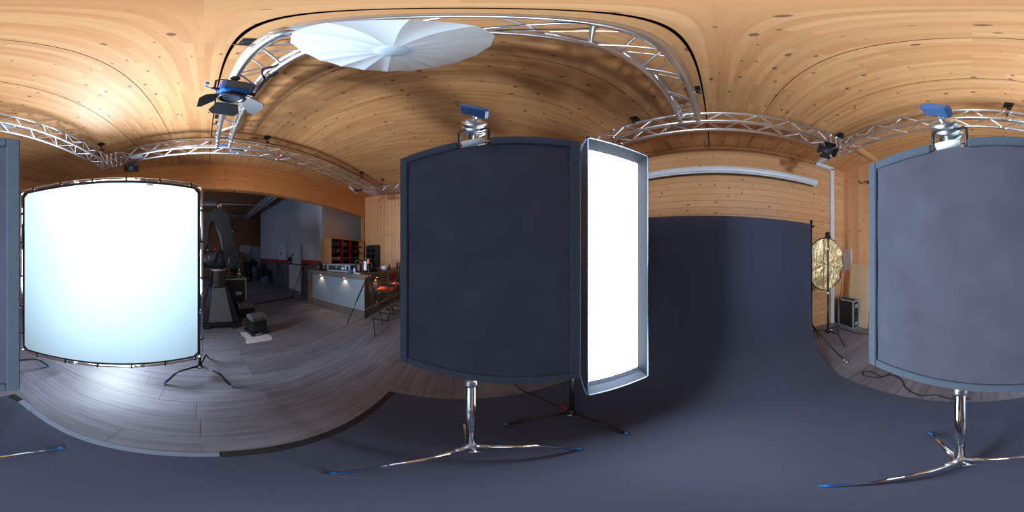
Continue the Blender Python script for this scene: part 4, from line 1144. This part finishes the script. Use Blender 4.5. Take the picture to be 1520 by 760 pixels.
# --- tripod with clamp and white receiver in front of the bar
def tripod(label, apex, feet, zt, top, mat='black_metal', r=.012):
    t = thing('tripod', label, 'tripod', (apex[0], apex[1], 0))
    for fx, fy in feet:
        d = Vector((fx - apex[0], fy - apex[1], 0)); u = d.normalized()
        l = MB().tube([u * .03 + Vector((0, 0, zt)), u * .03 + d * .45 + Vector((0, 0, zt * .55))], r * 1.25, 10).tube([u * .03 + d * .44 + Vector((0, 0, zt * .56)), d * .985 + Vector((0, 0, .02))], r * .85, 10)
        l = l.build('leg', mat, t)
        MB().sphere((d.x * .985, d.y * .985, .012), .012, 8).build('foot', 'black_plastic', l)
    MB().lathe([(.02, zt - .05), (.045, zt - .03), (.045, zt + .01), (.022, zt + .03)], 16).build('spider', 'black_plastic', t)
    MB().tube([(0, 0, zt - .15), (0, 0, top)], .012, 10).build('centre_column', mat, t)
    return t
t = tripod('black tripod with orange clamp standing before the bar corner', (-2.70, -1.70), [(-2.72, -2.265), (-2.516, -1.444), (-3.15, -1.62)], 1.18, 1.44)
MB().box(-.022, .022, -.022, .022, 1.42, 1.50, bev=.005).build('orange_clamp', 'orange', t)
MB().box(-.025, .025, -.09, .05, 1.50, 1.525, bev=.005).build('head_plate', 'black_plastic', t)
for a in (0, 2.1, 4.2): MB().box(-.02, .02, .03, .055, 1.165, 1.20, mat=Matrix.Rotation(a, 4, 'Z'), bev=.003).build('leg_lock', 'orange', t)
b = MB().box(-.02, .02, -.036, .036, -.11, .075, bev=.008).build('receiver_body', 'white_plastic')
tag(b, 'white handset with black top clipped to the tripod', 'handset', loc=(-2.735, -1.80, 1.39)); b.rotation_euler = (0, 0, -.5)
MB().box(-.021, .021, -.037, .037, .075, .095, bev=.006).build('black_top', 'black_plastic', b); MB().box(.02, .024, -.016, .016, .01, .045).build('blue_mark', 'blue_knob', b)
# --- director chairs
def director_chair(loc, rz, label):
    t = thing('director_chair', label, 'chair', loc, rz, group=None)
    W, Dp, sz = .24, .22, .76          # half sizes; seat height. local +y is the back
    rows = [[(-W + 2 * W * j / 10, -Dp + .02 + (2 * Dp - .04) * i / 4, sz - .03 * math.sin(PI * j / 10)) for j in range(11)] for i in range(5)]
    lo = [[(p[0], p[1], p[2] - .006) for p in reversed(r)] for r in rows]
    MB().grid(rows).grid(lo).build('seat', 'red_cloth', t)
    rb = [[(-W + 2 * W * j / 8, Dp + .012 * math.sin(PI * j / 8), z) for j in range(9)] for z in (.985, 1.08, 1.175)]
    rf = [[(p[0], p[1] + .008, p[2]) for p in reversed(r)] for r in rb]
    MB().grid(rb).grid(rf).build('backrest', 'dark_red_cloth', t)
    for sx in (-1, 1):
        MB().box(sx * W - .016, sx * W + .016, Dp - .016, Dp + .016, sz - .02, 1.19, bev=.004).build('back_post', 'black_metal', t)
        MB().box(sx * W - .013, sx * W + .013, -Dp, -Dp + .026, sz - .02, .955, bev=.004).build('arm_post', 'black_metal', t)
        MB().box(sx * W - .028, sx * W + .028, -Dp - .03, Dp, .955, .978, bev=.006).build('armrest', 'black_metal', t)
        MB().box(sx * W - .014, sx * W + .014, -Dp, Dp, sz - .035, sz - .005, bev=.004).build('seat_rail', 'black_metal', t)
        MB().box(sx * W - .014, sx * W + .014, -Dp, Dp, .0, .03, bev=.004).build('floor_rail', 'black_metal', t)
    for y in (-Dp + .02, Dp - .02):
        for sx in (-1, 1):
            q = y + sx * .013
            MB().tube([(sx * W, q, .02), (-sx * W, q, sz - .02)], .013, 8).build('leg', 'black_metal', t)
        MB().tube([(0, y - .028, (sz) / 2), (0, y + .028, sz / 2)], .011, 10).build('pivot_bolt', 'cast', t)
    MB().box(-W * .75, W * .75, -Dp - .02, -Dp + .0, .26, .285, bev=.004).build('footrest', 'black_metal', t)
    MB().tube([(-W * .72, -Dp + .02, .27), (-W * .72, Dp - .02, .27)], .009, 8).build('stretcher', 'black_metal', t)
    MB().tube([(W * .72, -Dp + .02, .27), (W * .72, Dp - .02, .27)], .009, 8).build('stretcher', 'black_metal', t)
    return t
director_chair((-3.56, -1.80, 0), .04, 'nearer red canvas director chair at the bar, behind the tripod')
director_chair((-4.38, -1.80, 0), -.05, 'farther red canvas director chair at the bar, half hidden by the dark flag')
# --- shelf unit behind the bar
t = thing('bar_shelf', 'wood sided dark red shelf unit with glassware behind the bar', 'shelf', (-4.72, -4.10, 0), -.12)
hw, hd, ht = .84, .30, 2.19
MB().box(hw - .03, hw, -hd, hd, 0, ht).build('side_panel', 'cab_wood', t); MB().box(-hw, -hw + .03, -hd, hd, 0, ht).build('side_panel', 'cab_wood', t)
MB().box(-hw + .03, hw - .03, -hd, hd, ht - .03, ht).build('top_panel', 'cab_wood', t)
MB().box(-hw + .03, hw - .03, -hd, -hd + .02, 0, ht - .03).build('back_panel', 'shelf_red', t)
MB().box(-.16, -.13, -hd + .02, hd - .04, 1.0, ht - .03).build('divider', 'shelf_red', t); MB().box(.24, .27, -hd + .02, hd - .04, 1.0, ht - .03).build('divider', 'shelf_red', t)
SZ = (1.0, 1.42, 1.70, 1.94)
for z in SZ: MB().box(-hw + .03, hw - .03, -hd + .02, hd - .03, z - .02, z).build('shelf_board', 'shelf_red', t)
MB().box(-hw + .03, hw - .03, -hd + .02, hd - .01, 0, .98).build('base_cabinet', 'shelf_red', t)
from math import cos, sin
def shelf_pt(lx, ly, z):
    a = -.12
    return (-4.72 + lx * cos(a) - ly * sin(a), -4.10 + lx * sin(a) + ly * cos(a), z)
NTH = ('first', 'second', 'third', 'fourth', 'fifth', 'sixth')
ROWN = {1.42: 'lower', 1.70: 'middle', 1.94: 'top'}
def cup(lx, z, mt, hh, rr, label, group, name='drinking_glass', cat='glass'):
    o = MB().lathe([(rr * .75, 0), (rr, hh * .5), (rr, hh), (rr * .88, hh), (rr * .85, hh * .1), (.001, hh * .08)], 12).build(name, mt)
    tag(o, label, cat, group, loc=shelf_pt(lx, .12, z))
for z in (1.42, 1.70):
    for k in range(6): cup(-.62 + k * .065, z, 'ware_blue', .12, .026, '%s blue-grey glass from the right on the %s shelf' % (NTH[k], ROWN[z]), 'blue-grey glasses on the %s shelf' % ROWN[z])
    for k in range(4): cup(-.08 + k * .07, z, 'ware', .11, .028, '%s grey glass from the right in the middle bay of the %s shelf' % (NTH[k], ROWN[z]), 'grey glasses on the %s shelf' % ROWN[z])
for k in range(5): cup(.34 + k * .085, 1.42, 'ware_pale', .12, .036, '%s pale cup from the right in the left bay of the lower shelf' % NTH[k], 'pale cups on the lower shelf', 'cup', 'cup')
for k in range(4): cup(.36 + k * .10, 1.70, 'ware', .14, .036, '%s grey cup from the right in the left bay of the middle shelf' % NTH[k], 'grey cups on the middle shelf', 'cup', 'cup')
for k in range(3): cup(.40 + k * .11, 1.94, 'ware', .18, .035, '%s tall grey glass from the right in the left bay of the top shelf' % NTH[k], 'tall glasses on the top shelf')
for k in range(2): cup(.0 + k * .11, 1.94, 'ware_pale', .14, .04, '%s pale cup from the right in the middle of the top shelf' % NTH[k], 'pale cups on the top shelf', 'cup', 'cup')
b = MB().box(-.06, .06, -.05, .05, 0, .14, bev=.01).build('orange_tin', 'orange'); tag(b, 'orange tin on the lowest open shelf', 'tin', loc=shelf_pt(.18, .16, 1.0))
t = thing('coffee_machine', 'dark coffee machine standing on the lowest open shelf', 'machine', shelf_pt(.52, .1, 1.0), -.12)
MB().box(-.14, .14, -.12, .10, 0, .06, bev=.01).box(-.14, .14, -.12, -.02, .06, .26, bev=.01).box(-.14, .14, -.12, .1, .24, .33, bev=.01).build('body', 'black_plastic', t)
MB().tube([(0, .05, .24), (0, .05, .19)], .03, 12).build('spout', 'chrome', t)
# fridge
t = thing('glass_fridge', 'black glass door drinks fridge against the board wall', 'fridge', (-5.52, -3.26, 0))
MB().box(-.155, .13, -.23, .23, .02, 1.99, bev=.01).build('cabinet', 'black_plastic', t)
d = MB().box(.13, .155, -.23, -.18, .06, 1.97).box(.13, .155, .18, .23, .06, 1.97).box(.13, .155, -.18, .18, .06, .14).box(.13, .155, -.18, .18, 1.88, 1.97).build('door_frame', 'black_metal', t)
MB().box(.134, .150, -.18, .18, .14, 1.88).build('door_glass', 'glass_dark', d)
MB().tube([(.155, .205, .8), (.185, .205, .8), (.185, .205, 1.5), (.155, .205, 1.5)], .010, 8).build('door_handle', 'silver', d)
# =================================================================== FAR BACK ROOM
# slider with camera on two tripods
t1 = tripod('black tripod under the far end of the camera slider', (-3.12, -6.35), [(-2.82, -6.25), (-3.35, -6.05), (-3.30, -6.72)], 1.14, 1.21)
t2 = tripod('black tripod under the near end of the camera slider', (-3.62, -5.22), [(-3.119, -5.235), (-3.72, -4.82), (-3.84, -5.55)], 1.10, 1.17)
t = thing('camera_slider', 'black camera slider rail lying across two tripods', 'slider', (-3.38, -5.76, 1.21), math.atan2(1.13, -.5))
for sy in (-.05, .05): MB().tube([(-.72, sy, .03), (.72, sy, .03)], .014, 8).build('rail', 'black_metal', t)
for sx in (-.72, .72): MB().box(sx - .03, sx + .03, -.08, .08, 0, .06, bev=.006).build('end_block', 'black_plastic', t)
MB().box(-.10, .10, -.09, .09, .045, .07, bev=.005).build('carriage', 'robot_grey', t)
t = thing('cinema_camera', 'black cinema camera rig on the slider', 'camera', (-3.34, -5.70, 1.28), .9)
MB().box(-.12, .12, -.07, .07, .07, .24, bev=.012).build('body', 'black_plastic', t)
MB().tube([(.12, 0, .16), (.26, 0, .16)], .05, 16).box(.26, .30, -.08, .08, .09, .23, bev=.005).build('lens', 'black_plastic', t)
MB().box(-.10, .10, -.02, .02, .29, .31, bev=.006).box(-.09, -.07, -.015, .015, .24, .29).box(.05, .07, -.015, .015, .24, .29).build('top_handle', 'black_metal', t)
MB().box(-.22, -.12, -.06, .06, .08, .2, bev=.01).build('battery', 'robot_grey', t)
MB().box(-.06, .06, .08, .11, .30, .40, bev=.006).tube([(0, .06, .24), (0, .095, .32)], .008, 8).build('monitor', 'black_plastic', t)
MB().lathe([(.06, 0), (.06, .015), (.03, .03), (.035, .07)], 16).build('fluid_head', 'black_metal', t)
t = thing('power_strip', 'power strip with a red light on the floor under the slider', 'power strip', (-3.52, -5.30, 0), 1.0)
MB().box(-.17, .17, -.035, .035, 0, .045, bev=.008).build('housing', 'silver', t)
MB().box(-.15, -.12, -.012, .012, .045, .052).build('red_switch', emit('red_led', (1, .1, .04, 1), 1.5), t)
for k in range(4): MB().tube([(-.07 + k * .07, 0, .044), (-.07 + k * .07, 0, .048)], .024, 12).build('socket', 'black_plastic', t)
# cleaning machine
t = thing('cleaning_machine', 'upright floor cleaning machine with yellow base in the dark back room', 'cleaner', (-2.54, -9.6, 0), .5)
MB().box(-.24, .24, -.2, .2, .04, .12, bev=.03).build('base_skirt', 'black_plastic', t)
MB().box(-.20, .20, -.16, .16, .12, .24, bev=.04).build('yellow_hood', 'yellow', t)
MB().box(-.14, .14, -.10, .10, .24, .62, bev=.04).build('tank', 'black_plastic', t)
MB().box(-.17, -.08, -.12, .12, .48, .62, bev=.02).build('yellow_cover', 'yellow', t)
MB().tube([(0, -.1, .5), (0, -.2, 1.3), (0, -.24, 1.42)], .022, 10).tube([(-.14, -.24, 1.42), (.14, -.24, 1.42)], .018, 10).build('handle', 'black_metal', t)
MB().tube([(-.22, 0, .2), (-.34, .05, .22), (-.40, .1, .06)], .02, 8).build('left_hose', 'silver', t)
MB().tube([(.22, 0, .2), (.34, .05, .22), (.42, .1, .06)], .02, 8).build('right_hose', 'silver', t)
# crates
def crate(x, y, z, label, w=.5, d=.38, h=.30, rz=.3):
    t = thing('storage_crate', label, 'crate', (x, y, z), rz)
    MB().box(-w / 2, w / 2, -d / 2, d / 2, 0, h * .86, bev=.012).build('crate_body', 'grey_box', t)
    MB().box(-w / 2 - .012, w / 2 + .012, -d / 2 - .012, d / 2 + .012, h * .86, h, bev=.008).build('crate_lid', 'grey_box', t)
    MB().box(-.06, .06, d / 2 - .002, d / 2 + .006, h * .5, h * .66).build('grip_hole', 'black_plastic', t)
crate(-3.24, -9.70, 0, 'grey crate at the bottom of the left stack beside the black case', .46)
crate(-3.24, -9.70, .305, 'grey crate in the middle of the left stack beside the black case', .46)
crate(-3.24, -9.70, .61, 'grey crate on top of the left stack beside the black case', .46)
crate(-3.62, -9.30, 0, 'low grey crate between the two crate stacks', .34, .34, .26)
crate(-3.66, -10.0, 0, 'grey crate at the bottom of the right stack by the red stripe wall', .42, h=.36)
crate(-3.66, -10.0, .365, 'grey crate in the middle of the right stack by the red stripe wall', .42, h=.36)
crate(-3.66, -10.0, .73, 'grey crate on top of the right stack by the red stripe wall', .46, h=.34)
crate(-3.72, -8.90, 0, 'grey crate on the floor at the foot of the dark dado', .40, .34, .38)
t = thing('road_case', 'tall black road case behind the grey crates', 'case', (-3.22, -10.85, 0), .3)
MB().box(-.38, .38, -.3, .3, .08, 1.18, bev=.012).build('case_body', 'case_lam', t); MB().box(-.39, .39, -.31, .31, .74, .765).build('seam_profile', 'robot_grey', t)
for sx in (-.3, .3):
    for sy in (-.2, .2): MB().tube([(sx - .02, sy, .04), (sx + .02, sy, .04)], .04, 12).build('caster', 'black_plastic', t)
t = thing('gear_pouch', 'dark lumpy pouch on top of the black road case', 'pouch', (-3.34, -10.8, 1.18), .2)
MB().box(-.17, .17, -.12, .12, 0, .16, bev=.05).build('pouch_body', 'black_plastic', t); MB().box(-.05, .05, .12, .128, .04, .08).build('red_tab', 'red', t)
t = thing('backpack', 'dark backpack standing on the crates by the wall', 'bag', (-3.72, -8.92, .382), .3)
MB().box(-.15, .15, -.11, .11, 0, .36, bev=.06).build('bag_body', 'black_plastic', t); MB().tube([(-.05, 0, .35), (0, 0, .40), (.05, 0, .35)], .012, 8).build('bag_loop', 'robot_grey', t)
# wooden rack with bags
t = thing('wooden_rack', 'wooden rack with dark bags at the far wall', 'rack', (-2.35, -12.1, 0))
for sx in (-.46, .46): MB().box(sx - .035, sx + .035, -.2, .2, 0, 1.76).build('upright', 'cab_wood', t)
for z in (.30, .80, 1.30): MB().box(-.46, .46, -.2, .2, z - .03, z).build('rack_shelf', 'cab_wood', t)
MB().box(-.55, .55, -.22, .22, 1.76, 1.84, bev=.01).build('top_board', 'black_plastic', t)
for z, lab in ((.30, 'dark bag on the bottom shelf of the wooden rack'), (.80, 'dark bag on the middle shelf of the wooden rack'), (1.30, 'dark bag on the upper shelf of the wooden rack')):
    q = thing('duffel_bag', lab, 'bag', (-2.33, -12.06, z))
    MB().box(-.34, .34, -.16, .16, 0, .34, bev=.08).build('bag_body', 'black_plastic', q); MB().tube([(-.15, .16, .12), (-.1, .19, .26), (.1, .19, .26), (.15, .16, .12)], .014, 8).build('bag_handle', 'robot_grey', q)
# pendant lamp and ceiling fitting
t = thing('pendant_lamp', 'small globe in a dark dish hanging from the far truss', 'lamp', (-1.98, -11.08, 3.32))
MB().tube([(0, 0, .08), (0, 0, .98)], .02, 8).build('stem', 'black_metal', t)
MB().lathe([(.03, .09), (.20, .03), (.24, -.02), (.22, -.02), (.05, .05)], 22).build('dish', 'black_metal', t)
MB().sphere((0, 0, -.01), .11, 16).build('globe', 'ceramic', t)
t = thing('ceiling_unit', 'flat white ceiling unit with a pipe in the dark back room', 'ceiling unit', (-.33, -9.05, ZB))
MB().box(-.36, .36, -.16, .16, -.16, 0, bev=.02).build('unit_case', 'white_plastic', t); MB().tube([(-.36, 0, -.07), (-3.6, .2, -.05)], .035, 10).build('pipe', 'white_plastic', t)
# strip light tube on the far left truss corner
t = thing('tube_light', 'unlit white tube light fixed under the far left truss corner', 'tube light', (-3.75, -2.86, 3.56), .28)
MB().tube([(-.30, 0, 0), (.30, 0, 0)], .028, 12).build('tube', 'white_plastic', t); MB().box(-.05, .05, .02, .24, -.012, .012).build('tube_bracket', 'black_metal', t)
for sx in (-.31, .31): MB().tube([(sx - .015, 0, 0), (sx + .015, 0, 0)], .03, 12).build('tube_cap', 'silver', t)
